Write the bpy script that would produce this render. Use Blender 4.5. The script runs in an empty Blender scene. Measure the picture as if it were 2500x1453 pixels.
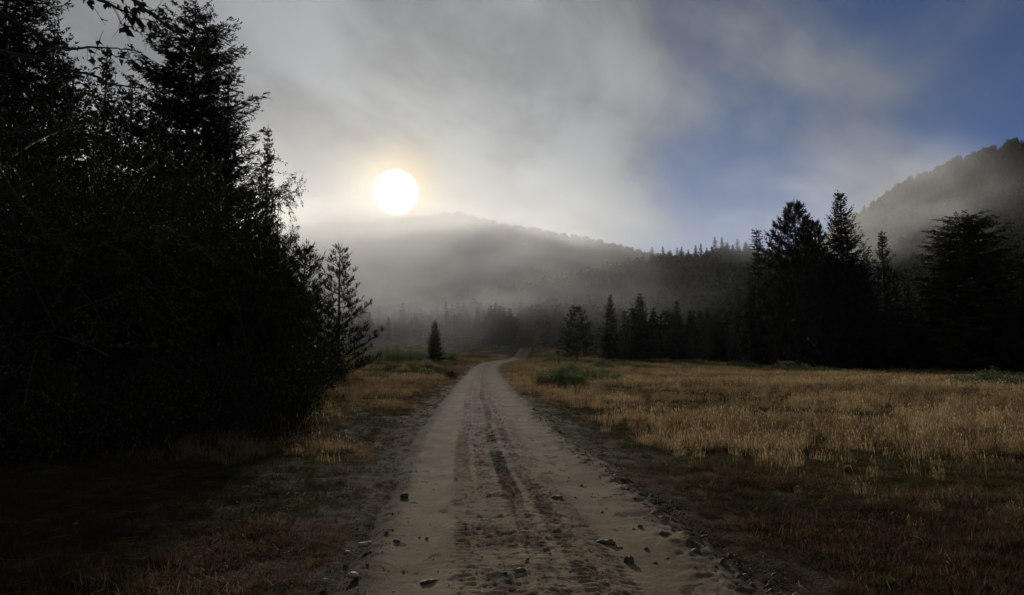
import bpy, math, random
import numpy as np
from mathutils import Vector

S = bpy.context.scene
COL = S.collection
R = math.radians

# ------------------------------------------------------------------ camera
F = 1815.0; CX = 1250.0; CY = 726.5; EYE = 1.6
PITCH = math.atan((868.0 - CY) / F)
cam_d = bpy.data.cameras.new('camera'); cam = bpy.data.objects.new('camera', cam_d); COL.objects.link(cam)
cam_d.sensor_width = 36.0; cam_d.lens = 36.0 * F / 2500.0
cam_d.clip_start = 0.05; cam_d.clip_end = 6000
cam.location = (0, 0, EYE); cam.rotation_euler = (math.pi / 2 + PITCH, 0, 0)
S.camera = cam

def ray(px, py):
    a = (px - CX) / F; b = (CY - py) / F
    return np.array([a, math.cos(PITCH) - b * math.sin(PITCH), math.sin(PITCH) + b * math.cos(PITCH)])
def at(px, py, Y):
    d = ray(px, py); return d * (Y / d[1]) + np.array([0, 0, EYE])
def unit(v): return v / np.linalg.norm(v)

SUN = unit(ray(966, 470))
SUN_EL = math.asin(SUN[2]); SUN_AZ = math.atan2(SUN[0], SUN[1])

# ------------------------------------------------------------------ sun lamp, exposure
sd = bpy.data.lights.new('sun', 'SUN'); so = bpy.data.objects.new('sun', sd); COL.objects.link(so)
sd.energy = 5.0; sd.angle = R(1.2); sd.color = (1.0, 0.93, 0.81)
so.rotation_euler = Vector(SUN).to_track_quat('Z', 'Y').to_euler()
S.view_settings.view_transform = 'Standard'; S.view_settings.look = 'None'
S.view_settings.gamma = 1.0; S.view_settings.exposure = 0.42; S.view_settings.use_curve_mapping = False
S.render.engine = 'CYCLES'
cy = S.cycles
cy.use_denoising = True
try: cy.denoiser = 'OPENIMAGEDENOISE'
except Exception: pass
cy.max_bounces = 4; cy.diffuse_bounces = 2; cy.glossy_bounces = 1; cy.transmission_bounces = 2
cy.transparent_max_bounces = 8; cy.volume_bounces = 1
cy.use_adaptive_sampling = True; cy.adaptive_threshold = 0.02
cy.volume_step_rate = 1.0; cy.volume_max_steps = 64
cy.sample_clamp_indirect = 4.0

# ------------------------------------------------------------------ node helpers
def N(nt, typ, **kw):
    n = nt.nodes.new(typ)
    for k, v in kw.items():
        if k.startswith('i_'):
            n.inputs[k[2:].replace('_', ' ')].default_value = v
        else: setattr(n, k, v)
    return n
def math_(nt, op, a, b=None, c=None, clamp=False):
    n = nt.nodes.new('ShaderNodeMath'); n.operation = op; n.use_clamp = clamp
    for i, v in enumerate((a, b, c)):
        if v is None: continue
        if isinstance(v, (int, float)): n.inputs[i].default_value = v
        else: nt.links.new(v, n.inputs[i])
    return n.outputs[0]
def dotv(nt, vec, v):
    n = nt.nodes.new('ShaderNodeVectorMath'); n.operation = 'DOT_PRODUCT'
    nt.links.new(vec, n.inputs[0]); n.inputs[1].default_value = tuple(float(q) for q in v)
    return n.outputs['Value']
def mapr(nt, x, a, b, c, d, smooth=True):
    n = nt.nodes.new('ShaderNodeMapRange'); n.interpolation_type = 'SMOOTHSTEP' if smooth else 'LINEAR'
    nt.links.new(x, n.inputs['Value'])
    for k, v in zip(('From Min', 'From Max', 'To Min', 'To Max'), (a, b, c, d)): n.inputs[k].default_value = v
    return n.outputs['Result']
def noise(nt, vec, scale, detail=3.0, rough=0.5, dist=0.0):
    n = nt.nodes.new('ShaderNodeTexNoise')
    n.inputs['Scale'].default_value = scale; n.inputs['Detail'].default_value = detail
    n.inputs['Roughness'].default_value = rough; n.inputs['Distortion'].default_value = dist
    if vec is not None: nt.links.new(vec, n.inputs['Vector'])
    return n.outputs['Fac']
def mapping(nt, vec, scale=(1, 1, 1), rot=(0, 0, 0), loc=(0, 0, 0)):
    n = nt.nodes.new('ShaderNodeMapping'); nt.links.new(vec, n.inputs['Vector'])
    n.inputs['Scale'].default_value = scale; n.inputs['Rotation'].default_value = rot; n.inputs['Location'].default_value = loc
    return n.outputs[0]
def mixc(nt, fac, a, b):
    n = nt.nodes.new('ShaderNodeMix'); n.data_type = 'RGBA'
    if isinstance(fac, (int, float)): n.inputs[0].default_value = fac
    else: nt.links.new(fac, n.inputs[0])
    for s, v in ((n.inputs[6], a), (n.inputs[7], b)):
        if isinstance(v, tuple): s.default_value = (*v, 1) if len(v) == 3 else v
        else: nt.links.new(v, s)
    return n.outputs[2]

# ------------------------------------------------------------------ world: sky with morning cloud
W = bpy.data.worlds.new('World'); S.world = W; W.use_nodes = True
nt = W.node_tree; nt.nodes.clear()
out = N(nt, 'ShaderNodeOutputWorld')
sky = N(nt, 'ShaderNodeTexSky', sky_type='NISHITA', sun_disc=False)
sky.sun_elevation = SUN_EL; sky.sun_rotation = SUN_AZ
sky.air_density = 0.5; sky.dust_density = 0.05; sky.ozone_density = 4.5; sky.altitude = 1800
bg_sky = N(nt, 'ShaderNodeBackground'); bg_sky.inputs['Strength'].default_value = 0.05
nt.links.new(sky.outputs[0], bg_sky.inputs['Color'])
tc = N(nt, 'ShaderNodeTexCoord').outputs['Generated']
cs = dotv(nt, tc, SUN)                       # cosine of the angle to the sun
csp = math_(nt, 'MAXIMUM', cs, 0.0)
# cloud cover
m1 = mapping(nt, mapping(nt, tc, rot=(0, R(-32), 0)), scale=(1.0, 1.0, 1.45), loc=(1.3, 2.2, 0.4))
n1 = noise(nt, m1, 3.6, 5.0, 0.5, 0.5)
m2 = mapping(nt, mapping(nt, tc, rot=(0, R(-35), 0)), scale=(1.0, 1.0, 1.3), loc=(7.3, 2.4, 0.2))
n2 = noise(nt, m2, 7.5, 5.0, 0.52, 0.4)
b1 = mapr(nt, dotv(nt, tc, unit(ray(2950, 20))), 0.90, 0.990, 0.0, 1.0)
b2 = mapr(nt, dotv(nt, tc, unit(ray(1700, 580))), 0.965, 0.9990, 0.0, 1.0)
b3 = mapr(nt, dotv(nt, tc, unit(ray(1950, -60))), 0.980, 0.9995, 0.0, 1.0)
cov = math_(nt, 'MULTIPLY_ADD', math_(nt, 'SUBTRACT', n1, 0.5), 2.2, 1.0)
cov = math_(nt, 'MULTIPLY_ADD', math_(nt, 'SUBTRACT', n2, 0.5), 0.5, cov)
cov = math_(nt, 'MULTIPLY_ADD', b1, -0.84, cov)
cov = math_(nt, 'MULTIPLY_ADD', b2, -0.60, cov)
cov = math_(nt, 'MULTIPLY_ADD', b3, -0.25, cov)
cov = math_(nt, 'MULTIPLY_ADD', mapr(nt, csp, 0.90, 0.99, 0, 1), 0.6, cov)
cov = mapr(nt, cov, 0.0, 1.2, 0.09, 0.97)
# cloud brightness: lit through from the sun side
p8 = math_(nt, 'POWER', csp, 9.0); p60 = math_(nt, 'POWER', csp, 90.0); p400 = math_(nt, 'POWER', csp, 900.0)
br = math_(nt, 'MULTIPLY_ADD', p8, 0.175, 0.105)
tex = mapr(nt, math_(nt, 'MULTIPLY_ADD', n2, 0.35, math_(nt, 'MULTIPLY', n1, 0.65)), 0.36, 0.64, 0.70, 1.22)
br = math_(nt, 'MULTIPLY', br, tex)
cb = N(nt, 'ShaderNodeVectorMath', operation='SCALE'); cb.inputs[0].default_value = (0.94, 0.99, 1.03); nt.links.new(br, cb.inputs['Scale'])
g1 = N(nt, 'ShaderNodeVectorMath', operation='SCALE'); g1.inputs[0].default_value = (0.075, 0.055, 0.022); nt.links.new(p60, g1.inputs['Scale'])
g2 = N(nt, 'ShaderNodeVectorMath', operation='SCALE'); g2.inputs[0].default_value = (0.50, 0.30, 0.07); nt.links.new(p400, g2.inputs['Scale'])
disc = mapr(nt, cs, math.cos(R(1.78)), math.cos(R(0.95)), 0.0, 1.0)
g3 = N(nt, 'ShaderNodeVectorMath', operation='SCALE'); g3.inputs[0].default_value = (16, 14.5, 11.5); nt.links.new(disc, g3.inputs['Scale'])
def vadd(a, b):
    n = N(nt, 'ShaderNodeVectorMath', operation='ADD'); nt.links.new(a, n.inputs[0]); nt.links.new(b, n.inputs[1]); return n.outputs[0]
cc = vadd(vadd(vadd(cb.outputs[0], g1.outputs[0]), g2.outputs[0]), g3.outputs[0])
bg_cl = N(nt, 'ShaderNodeBackground'); nt.links.new(cc, bg_cl.inputs['Color']); bg_cl.inputs['Strength'].default_value = 1.0
mx = N(nt, 'ShaderNodeMixShader'); nt.links.new(cov, mx.inputs[0]); nt.links.new(bg_sky.outputs[0], mx.inputs[1]); nt.links.new(bg_cl.outputs[0], mx.inputs[2])
nt.links.new(mx.outputs[0], out.inputs['Surface'])

# ------------------------------------------------------------------ numpy noise
def _h(ix, iy, s):
    n = (ix.astype(np.int64) * 374761393 + iy.astype(np.int64) * 668265263 + s * 1442695041) & 0x7fffffff
    n = ((n ^ (n >> 13)) * 1274126177) & 0x7fffffff
    return ((n ^ (n >> 16)) & 0xffff) / 65535.0
def vnoise(x, y, s=0):
    x = np.asarray(x, float); y = np.asarray(y, float)
    ix = np.floor(x); iy = np.floor(y); fx = x - ix; fy = y - iy
    fx = fx * fx * (3 - 2 * fx); fy = fy * fy * (3 - 2 * fy)
    a = _h(ix, iy, s); b = _h(ix + 1, iy, s); c = _h(ix, iy + 1, s); d = _h(ix + 1, iy + 1, s)
    return (a * (1 - fx) + b * fx) * (1 - fy) + (c * (1 - fx) + d * fx) * fy
def fbm(x, y, o=4, s=0):
    v = 0; a = 0.5; t = 0
    for i in range(o):
        v = v + a * vnoise(x * 2 ** i + 17.3 * i, y * 2 ** i - 9.1 * i, s + i); t += a; a *= 0.5
    return v / t
def sst(a, b, x):
    t = np.clip((np.asarray(x, float) - a) / (b - a), 0, 1); return t * t * (3 - 2 * t)

# ------------------------------------------------------------------ mesh helpers
def raw_mesh(name, V, Fc, mat=None, smooth=False):
    V = np.asarray(V, np.float32).reshape(-1, 3); Fc = np.asarray(Fc, np.int32); k = Fc.shape[1]
    me = bpy.data.meshes.new(name)
    me.vertices.add(len(V)); me.vertices.foreach_set('co', V.ravel())
    me.loops.add(Fc.size); me.loops.foreach_set('vertex_index', Fc.ravel())
    me.polygons.add(len(Fc)); me.polygons.foreach_set('loop_start', np.arange(0, Fc.size, k, dtype=np.int32))
    me.polygons.foreach_set('loop_total', np.full(len(Fc), k, np.int32))
    if smooth: me.polygons.foreach_set('use_smooth', np.ones(len(Fc), bool))
    me.update(calc_edges=True)
    if mat: me.materials.append(mat)
    return me
def link(name, me, parent=None, loc=None):
    o = bpy.data.objects.new(name, me); COL.objects.link(o)
    if parent is not None: o.parent = parent
    if loc is not None: o.location = [float(q) for q in loc]
    return o
def tag(o, label=None, cat=None, group=None, kind=None):
    if label: o['label'] = label
    if cat: o['category'] = cat
    if group: o['group'] = group
    if kind: o['kind'] = kind
    return o
class Tris:
    def __init__(s): s.a = []
    def add(s, T): s.a.append(np.asarray(T, np.float32).reshape(-1, 3, 3))
    def diamonds(s, P0, P1, side, w, mid=0.45):
        """slim lozenges from P0 to P1, half-width w along side"""
        P0 = np.asarray(P0, float); P1 = np.asarray(P1, float); w = np.asarray(w, float).reshape(-1, 1)
        M = P0 + (P1 - P0) * mid; A = M + side * w; B = M - side * w
        s.add(np.stack([P0, A, B], 1)); s.add(np.stack([B, A, P1], 1))
    def tube(s, P, rad, k=5):
        P = np.asarray(P, float); n = len(P)
        T = np.gradient(P, axis=0); T /= np.linalg.norm(T, axis=1)[:, None] + 1e-9
        ref = np.where(np.abs(T[:, 2:3]) > 0.9, np.array([[1., 0, 0]]), np.array([[0, 0, 1.]]))
        U = np.cross(T, ref); U /= np.linalg.norm(U, axis=1)[:, None] + 1e-9; Vv = np.cross(T, U)
        a = np.arange(k) * 2 * math.pi / k; rad = np.asarray(rad, float).reshape(-1, 1, 1)
        ring = P[:, None] + rad * (np.cos(a)[None, :, None] * U[:, None] + np.sin(a)[None, :, None] * Vv[:, None])
        A = ring[:-1]; B = ring[1:]; A2 = np.roll(A, -1, 1); B2 = np.roll(B, -1, 1)
        s.add(np.stack([A, B, B2], 2)); s.add(np.stack([A, B2, A2], 2))
    def mesh(s, name, mat):
        T = np.concatenate(s.a, 0); return raw_mesh(name, T.reshape(-1, 3), np.arange(len(T) * 3).reshape(-1, 3), mat)
    def count(s): return sum(len(q) for q in s.a)
def nrm(v): return v / (np.linalg.norm(v, axis=-1, keepdims=True) + 1e-9)

# ------------------------------------------------------------------ materials
def foliage(name, ca, cb_, rough=0.6, spec=0.3, transl=0.0, scale=1.2):
    m = bpy.data.materials.new(name); m.use_nodes = True; t = m.node_tree; p = t.nodes['Principled BSDF']
    tco = N(t, 'ShaderNodeTexCoord').outputs['Object']
    oi = N(t, 'ShaderNodeObjectInfo').outputs['Random']
    f = mapr(t, math_(t, 'MULTIPLY_ADD', oi, 0.35, math_(t, 'MULTIPLY_ADD', noise(t, tco, scale, 3), 0.65, math_(t, 'MULTIPLY', noise(t, tco, scale * 14, 1), 0.25))), 0.35, 0.85, 0, 1)
    c = mixc(t, f, ca, cb_); t.links.new(c, p.inputs['Base Color'])
    p.inputs['Roughness'].default_value = rough; p.inputs['Specular IOR Level'].default_value = spec
    if transl > 0:
        tr = N(t, 'ShaderNodeBsdfTranslucent'); t.links.new(c, tr.inputs['Color'])
        mxs = N(t, 'ShaderNodeMixShader'); mxs.inputs[0].default_value = transl
        o = t.nodes['Material Output']; t.links.new(p.outputs[0], mxs.inputs[1]); t.links.new(tr.outputs[0], mxs.inputs[2]); t.links.new(mxs.outputs[0], o.inputs['Surface'])
    return m
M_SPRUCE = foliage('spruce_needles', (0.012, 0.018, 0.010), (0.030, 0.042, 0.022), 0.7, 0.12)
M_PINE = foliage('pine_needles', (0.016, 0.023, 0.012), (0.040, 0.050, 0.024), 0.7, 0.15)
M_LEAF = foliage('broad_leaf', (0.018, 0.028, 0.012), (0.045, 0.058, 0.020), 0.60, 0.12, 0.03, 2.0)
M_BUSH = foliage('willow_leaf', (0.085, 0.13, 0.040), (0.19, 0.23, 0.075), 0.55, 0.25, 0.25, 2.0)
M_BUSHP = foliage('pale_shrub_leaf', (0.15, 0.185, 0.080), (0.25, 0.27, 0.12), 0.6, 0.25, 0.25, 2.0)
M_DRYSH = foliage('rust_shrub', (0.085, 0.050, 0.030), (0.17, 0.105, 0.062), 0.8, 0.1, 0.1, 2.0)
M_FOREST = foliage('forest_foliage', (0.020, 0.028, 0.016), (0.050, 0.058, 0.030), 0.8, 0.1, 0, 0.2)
def bark(name, a, b):
    m = bpy.data.materials.new(name); m.use_nodes = True; t = m.node_tree; p = t.nodes['Principled BSDF']
    tco = mapping(t, N(t, 'ShaderNodeTexCoord').outputs['Object'], scale=(14, 14, 2.5))
    f = noise(t, tco, 2.0, 5, 0.65)
    t.links.new(mixc(t, mapr(t, f, 0.35, 0.65, 0, 1), a, b), p.inputs['Base Color']); p.inputs['Roughness'].default_value = 0.9
    bm_ = N(t, 'ShaderNodeBump'); bm_.inputs['Strength'].default_value = 0.7; bm_.inputs['Distance'].default_value = 0.03
    t.links.new(f, bm_.inputs['Height']); t.links.new(bm_.outputs[0], p.inputs['Normal'])
    return m
M_BARK = bark('bark', (0.030, 0.024, 0.018), (0.075, 0.062, 0.050))
M_BARKP = bark('twig_bark', (0.03, 0.022, 0.016), (0.06, 0.045, 0.032))
M_WOOD = bark('weathered_wood', (0.06, 0.05, 0.04), (0.12, 0.10, 0.08))
def grassmat(name, lo, hi, tip, hgt):
    m = bpy.data.materials.new(name); m.use_nodes = True; t = m.node_tree; p = t.nodes['Principled BSDF']
    oi = N(t, 'ShaderNodeObjectInfo')
    z = N(t, 'ShaderNodeSeparateXYZ'); t.links.new(N(t, 'ShaderNodeTexCoord').outputs['Object'], z.inputs[0])
    c = mixc(t, oi.outputs['Random'], lo, hi)
    # broad patches of different grass colour across the meadow
    wn = noise(t, mapping(t, N(t, 'ShaderNodeNewGeometry').outputs['Position'], scale=(0.22, 0.14, 0.0)), 1.0, 3, 0.55)
    c = mixc(t, mapr(t, wn, 0.38, 0.62, 0.0, 0.75), c, (lo[0] * 0.62, lo[1] * 0.66, lo[2] * 0.6))
    c = mixc(t, mapr(t, z.outputs['Z'], hgt * 0.5, hgt, 0, 0.6), c, tip)
    t.links.new(c, p.inputs['Base Color']); p.inputs['Roughness'].default_value = 0.75; p.inputs['Specular IOR Level'].default_value = 0.08
    tr = N(t, 'ShaderNodeBsdfTranslucent'); t.links.new(c, tr.inputs['Color'])
    mxs = N(t, 'ShaderNodeMixShader'); mxs.inputs[0].default_value = 0.45
    o = t.nodes['Material Output']; t.links.new(p.outputs[0], mxs.inputs[1]); t.links.new(tr.outputs[0], mxs.inputs[2]); t.links.new(mxs.outputs[0], o.inputs['Surface'])
    return m
M_GRASS = grassmat('dry_grass', (0.27, 0.180, 0.086), (0.46, 0.335, 0.175), (0.54, 0.415, 0.25), 0.45)
M_GRASSR = grassmat('russet_grass', (0.13, 0.082, 0.045), (0.24, 0.16, 0.09), (0.32, 0.24, 0.16), 0.4)
M_TURF = grassmat('russet_turf', (0.048, 0.034, 0.016), (0.105, 0.074, 0.036), (0.15, 0.11, 0.058), 0.12)
M_MOSS = grassmat('moss_turf', (0.032, 0.029, 0.010), (0.068, 0.060, 0.020), (0.085, 0.07, 0.03), 0.12)
M_GRASSG = grassmat('green_grass', (0.075, 0.080, 0.028), (0.14, 0.14, 0.050), (0.18, 0.16, 0.08), 0.2)
M_WEED = foliage('weed_leaf', (0.05, 0.085, 0.025), (0.11, 0.15, 0.05), 0.6, 0.25, 0.3, 3.0)
M_STRAW = foliage('straw', (0.09, 0.066, 0.04), (0.19, 0.145, 0.09), 0.8, 0.05, 0.1, 3.0)

# ------------------------------------------------------------------ terrain shape
_ry = np.array([-40, -6, 0, 5, 7.5, 10.3, 14.4, 22.5, 35, 56, 80, 98, 112, 122, 132, 145, 160, 185, 230.])
_rx = np.array([4.0, 1.25, 0.75, 0.32, 0.155, -0.03, -0.37, -0.76, -1.35, -2.2, -2.9, -2.6, -0.9, 0.6, 1.2, 1.9, 2.8, 3.4, 3.0])
_fy = np.linspace(-40, 230, 2701); _fx = np.interp(_fy, _ry, _rx)
for _ in range(3):
    k_ = np.ones(31) / 31; _fx = np.convolve(np.pad(_fx, 15, mode='edge'), k_, 'valid')
def road_x(y): return np.interp(y, _fy, _fx)
def road_u(x, y): return x - road_x(y)

def AZ(px): return math.atan2((px - CX) / F, 1.0)
def crest(tab, Rc, shift):
    az = np.array([AZ(p) for p, _ in tab]); z = np.array([(868 - q - shift) / F for _, q in tab]) * Rc * np.cos(az) + EYE
    return az, z
# skyline of each ridge: azimuth, crest height in metres at its distance (canopy allowed for)
RIDGES = [
  dict(r0=175, R=385, c=crest([(-3500, 868), (200, 838), (800, 820), (1000, 790), (1200, 752), (1300, 735), (1400, 712), (1500, 690), (1600, 672), (1700, 660), (1800, 652), (1900, 655), (2100, 680), (2400, 720), (2900, 800), (4200, 868)], 385, 0)),
  dict(r0=520, R=1120, c=crest([(-3500, 868), (-900, 800), (100, 640), (600, 585), (900, 562), (1000, 552), (1100, 540), (1150, 548), (1200, 566), (1300, 581), (1400, 597), (1500, 620), (1560, 636), (1700, 668), (1900, 720), (2300, 800), (3500, 868)], 1120, -10)),
  dict(r0=230, R=500, c=crest([(1000, 868), (1500, 855), (1750, 760), (1900, 660), (2050, 555), (2150, 492), (2210, 450), (2340, 392), (2500, 338), (2700, 290), (3100, 260), (4500, 500), (9000, 868)], 500, 6)),
]
def base_h(x, y):
    r = np.hypot(x, y)
    z = 0.9 * sst(55, 125, y) * np.ones_like(x)
    z = z + 0.35 * sst(-3, -16, x) * sst(6, 20, y)                  # low bank to the left
    z = z + (fbm(x * 0.12, y * 0.12, 3, 5) - 0.5) * 0.35 * sst(2.2, 7, np.abs(road_u(x, y)))
    z = z + (fbm(x * 1.4, y * 1.4, 3, 9) - 0.5) * 0.10 * sst(1.4, 2.6, np.abs(road_u(x, y))) * sst(90, 40, r)
    return z
def H(x, y):
    x = np.asarray(x, float); y = np.asarray(y, float)
    r = np.hypot(x, y) + 1e-6; az = np.arctan2(x, y)
    z = base_h(x, y); top = np.zeros_like(z)
    for g in RIDGES:
        a, cz = g['c']; c = np.interp(az, a, cz)
        p = np.clip((r - g['r0']) / (g['R'] - g['r0']), 0, None)
        prof = np.where(p < 1, p ** 1.25 * (1.0 + 0.0 * p), 1.0 - 0.25 * (1 - np.exp(-(p - 1) * 1.2)))
        nz = (fbm(x * 0.012, y * 0.012, 4, 21) - 0.5) * 0.09
        top = np.maximum(top, np.maximum(c - EYE, 0) * prof * (1 + nz * np.clip(1.4 - p, 0, 1)))
    # the track climbs away through a gap at the foot of the wooded slope
    toe = 0.0011 * np.clip(y - 118, 0, 70) ** 2 * np.exp(-((x - road_x(y)) / 60) ** 2)
    return z + np.maximum(top, toe)
HW = 1.30
def ground_h(x, y):
    u = np.abs(road_u(x, y)); return H(x, y) - 0.16 * sst(1.62, 1.1, u) * (np.asarray(y) < 162)

# ground sheet
azs = np.concatenate([np.arange(-180, -48, 4.0), np.arange(-48, 48, 0.18), np.arange(48, 180, 4.0)])
azs = np.radians(azs); rr = np.concatenate([[0.25], np.exp(np.linspace(math.log(1.2), math.log(1900), 340))])
A_, R_ = np.meshgrid(azs, rr); X = R_ * np.sin(A_); Y = R_ * np.cos(A_); Z = ground_h(X, Y)
nA = len(azs); nR = len(rr)
i = np.arange(nR - 1)[:, None] * nA; j = np.arange(nA)[None]; j2 = (j + 1) % nA
Fq = np.stack([i + j, i + j2, i + nA + j2, i + nA + j], -1).reshape(-1, 4)
def ground_material():
    m = bpy.data.materials.new('meadow_soil'); m.use_nodes = True; t = m.node_tree; p = t.nodes['Principled BSDF']
    pos = N(t, 'ShaderNodeNewGeometry').outputs['Position']
    a = noise(t, pos, 0.9, 5, 0.6); b = noise(t, pos, 6.0, 4, 0.65); c = noise(t, pos, 38.0, 3, 0.6)
    col = mixc(t, mapr(t, a, 0.38, 0.62, 0, 1), (0.030, 0.020, 0.012), (0.062, 0.041, 0.022))
    col = mixc(t, mapr(t, b, 0.50, 0.66, 0, 0.8), col, (0.042, 0.046, 0.014))
    col = mixc(t, mapr(t, c, 0.58, 0.72, 0, 0.8), col, (0.085, 0.066, 0.042))
    col = mixc(t, mapr(t, c, 0.40, 0.28, 0, 0.8), col, (0.016, 0.012, 0.008))
    t.links.new(col, p.inputs['Base Color']); p.inputs['Roughness'].default_value = 1.0; p.inputs['Specular IOR Level'].default_value = 0.02
    bp = N(t, 'ShaderNodeBump'); bp.inputs['Strength'].default_value = 1.0; bp.inputs['Distance'].default_value = 0.04
    t.links.new(math_(t, 'MULTIPLY_ADD', c, 0.5, b), bp.inputs['Height']); t.links.new(bp.outputs[0], p.inputs['Normal'])
    return m
g = link('ground', raw_mesh('ground', np.stack([X, Y, Z], -1), Fq, ground_material(), True)); tag(g, kind='structure')

# dirt track
def road_h(u, y, fine=True):
    """relief of the sandy track, u metres right of its middle"""
    w = 0.012 * (fbm(u * 1.2, y * 0.8, 2, 31) - 0.5)
    z = w + 0.020 * np.exp(-((u - 0.15) / 0.35) ** 2)
    z = z - 0.030 * np.exp(-((u + 1.02 + 0.05 * np.sin(y * .3)) / 0.20) ** 4) - 0.028 * np.exp(-((u - 0.72) / 0.20) ** 4)
    lug = np.zeros_like(u); wet = np.zeros_like(u)
    sh = 0.05 * np.sin(y * 0.35 + 1)
    for (uc, hw, per, amp, dark, ph, side) in ((-0.58, 0.12, 0.100, 0.020, 0.30, 0, 1), (-0.30, 0.10, 0.085, 0.016, 0.25, 1.3, -1), (-0.04, 0.10, 0.085, 0.030, 0.8, 0.4, 0), (0.22, 0.10, 0.095, 0.020, 0.40, 2.0, 1), (0.46, 0.09, 0.10, 0.010, 0.2, 0.4, -1)):
        q = u - uc - sh - 0.03 * (vnoise(y * 0.5, u * 0 + uc * 7, 3) - .5)
        band = sst(hw * 1.15, hw * 0.75, np.abs(q))
        pat = vnoise(y * 0.55 + 3 * uc, u * 0, 11) * 0.7 + vnoise(y * 2.2, u * 3, 12) * 0.5
        band2 = band * (0.25 + 0.75 * sst(0.15, 0.75, pat))
        wv = np.sin(2 * math.pi * (y + side * 0.6 * np.abs(q) + 0.35 * q) / per + ph + 2.0 * vnoise(y * 3, u * 6, 14))
        lug = lug + band2 * (amp * (0.6 * np.tanh(2.0 * wv)) - amp * 0.5)
        wet = np.maximum(wet, band * dark * (0.30 + 0.70 * sst(0.1, 1.0, pat * 0.7 + 0.6 * (fbm(u * 6, y * 3, 3, 15) - .3))) * (0.75 + 0.35 * np.tanh(2 * wv)))
    centre = np.exp(-((u + 0.08) / 0.62) ** 4)
    rough = centre * (fbm(u * 9, y * 16, 4, 41) - 0.5) * 0.026 + centre * np.clip(fbm(u * 30, y * 30, 2, 46) - 0.62, 0, 1) * 0.07
    rough = rough + 0.006 * (fbm(u * 38, y * 38, 2, 44) - 0.5) + 0.05 * np.clip(fbm(u * 21, y * 21, 2, 45) - 0.74, 0, 1)
    # crumbled verge on the right
    vg = np.exp(-((u - 1.30 - 0.08 * np.sin(y * 0.9)) / 0.26) ** 2); vl = np.exp(-((u + 1.42) / 0.18) ** 2)
    verge = vg * (0.012 * fbm(u * 5, y * 4, 3, 51) + 0.095 * np.clip(fbm(u * 13, y * 9, 4, 53) - 0.42, 0, 1)) + vl * (0.018 * fbm(u * 7, y * 6, 3, 57) + 0.03 * np.clip(fbm(u * 15, y * 12, 4, 58) - 0.45, 0, 1))
    wet = np.maximum(wet, 0.6 * centre * sst(0.42, 0.70, fbm(u * 5, y * 3.2, 3, 61)))
    wet = np.maximum(wet, 0.75 * (vg * sst(0.42, 0.62, fbm(u * 8, y * 6, 3, 63)) + vl))
    wet = np.maximum(wet, 0.9 * sst(0.70, 0.78, fbm(u * 7, y * 5, 3, 66)))
    return z + lug + rough + verge, np.clip(wet, 0, 1)
us = np.linspace(-1.75, 1.75, 175)
ys = [-8.0]
while ys[-1] < 163: ys.append(ys[-1] + max(0.016, 0.0050 * abs(ys[-1] + 0.0)) if ys[-1] > 2.8 else ys[-1] + 0.08)
ys = np.array(ys)
Ug, Yg = np.meshgrid(us, ys)
Xg = road_x(Yg) + Ug * 1.0
rh, wet = road_h(Ug, Yg)
fade = sst(60, 20, Yg)
edge = sst(HW - 0.15, 1.70, np.abs(Ug) + 0.30 * (fbm(Xg * 1.3, Yg * 0.9, 3, 71) - 0.5))
Zg = H(Xg, Yg) + 0.035 + rh * (0.35 + 0.65 * fade) - 0.095 * edge ** 1.5
nu = len(us); ny = len(ys); i = np.arange(ny - 1)[:, None] * nu; j = np.arange(nu - 1)[None]
Fq = np.stack([i + j, i + j + 1, i + nu + j + 1, i + nu + j], -1).reshape(-1, 4)
me = raw_mesh('dirt_road', np.stack([Xg, Yg, Zg], -1), Fq, None, True)
at_ = me.attributes.new('damp', 'FLOAT', 'POINT'); at_.data.foreach_set('value', wet.ravel().astype(np.float32))
at_ = me.attributes.new('edge', 'FLOAT', 'POINT'); at_.data.foreach_set('value', edge.ravel().astype(np.float32))
def road_material():
    m = bpy.data.materials.new('sandy_soil'); m.use_nodes = True; t = m.node_tree; p = t.nodes['Principled BSDF']
    pos = N(t, 'ShaderNodeNewGeometry').outputs['Position']
    dm = N(t, 'ShaderNodeAttribute', attribute_name='damp').outputs['Fac']; ed = N(t, 'ShaderNodeAttribute', attribute_name='edge').outputs['Fac']
    a = noise(t, pos, 1.3, 4, 0.55); b = noise(t, pos, 14, 5, 0.7); c = noise(t, pos, 70, 3, 0.75)
    col = mixc(t, mapr(t, a, 0.35, 0.65, 0, 1), (0.150, 0.115, 0.076), (0.225, 0.180, 0.122))
    col = mixc(t, mapr(t, b, 0.55, 0.70, 0, 0.45), col, (0.15, 0.115, 0.082))
    col = mixc(t, mapr(t, math_(t, 'MULTIPLY_ADD', math_(t, 'SUBTRACT', b, 0.5), 0.9, dm), 0.10, 0.75, 0, 0.92), col, (0.060, 0.045, 0.034))
    col = mixc(t, mapr(t, c, 0.565, 0.68, 0, 0.85), col, (0.042, 0.034, 0.026))
    col = mixc(t, mapr(t, c, 0.33, 0.25, 0, 0.5), col, (0.27, 0.235, 0.185))
    col = mixc(t, mapr(t, math_(t, 'MULTIPLY_ADD', math_(t, 'SUBTRACT', b, 0.5), 1.2, ed), 0.12, 0.70, 0, 1.0), col, (0.036, 0.026, 0.016))
    t.links.new(col, p.inputs['Base Color']); p.inputs['Roughness'].default_value = 1.0; p.inputs['Specular IOR Level'].default_value = 0.02
    bp = N(t, 'ShaderNodeBump'); bp.inputs['Strength'].default_value = 0.8; bp.inputs['Distance'].default_value = 0.012
    t.links.new(math_(t, 'MULTIPLY_ADD', c, 0.45, b), bp.inputs['Height']); t.links.new(bp.outputs[0], p.inputs['Normal'])
    return m
me.materials.append(road_material()); rd = link('dirt_road', me); tag(rd, kind='structure')

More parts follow.
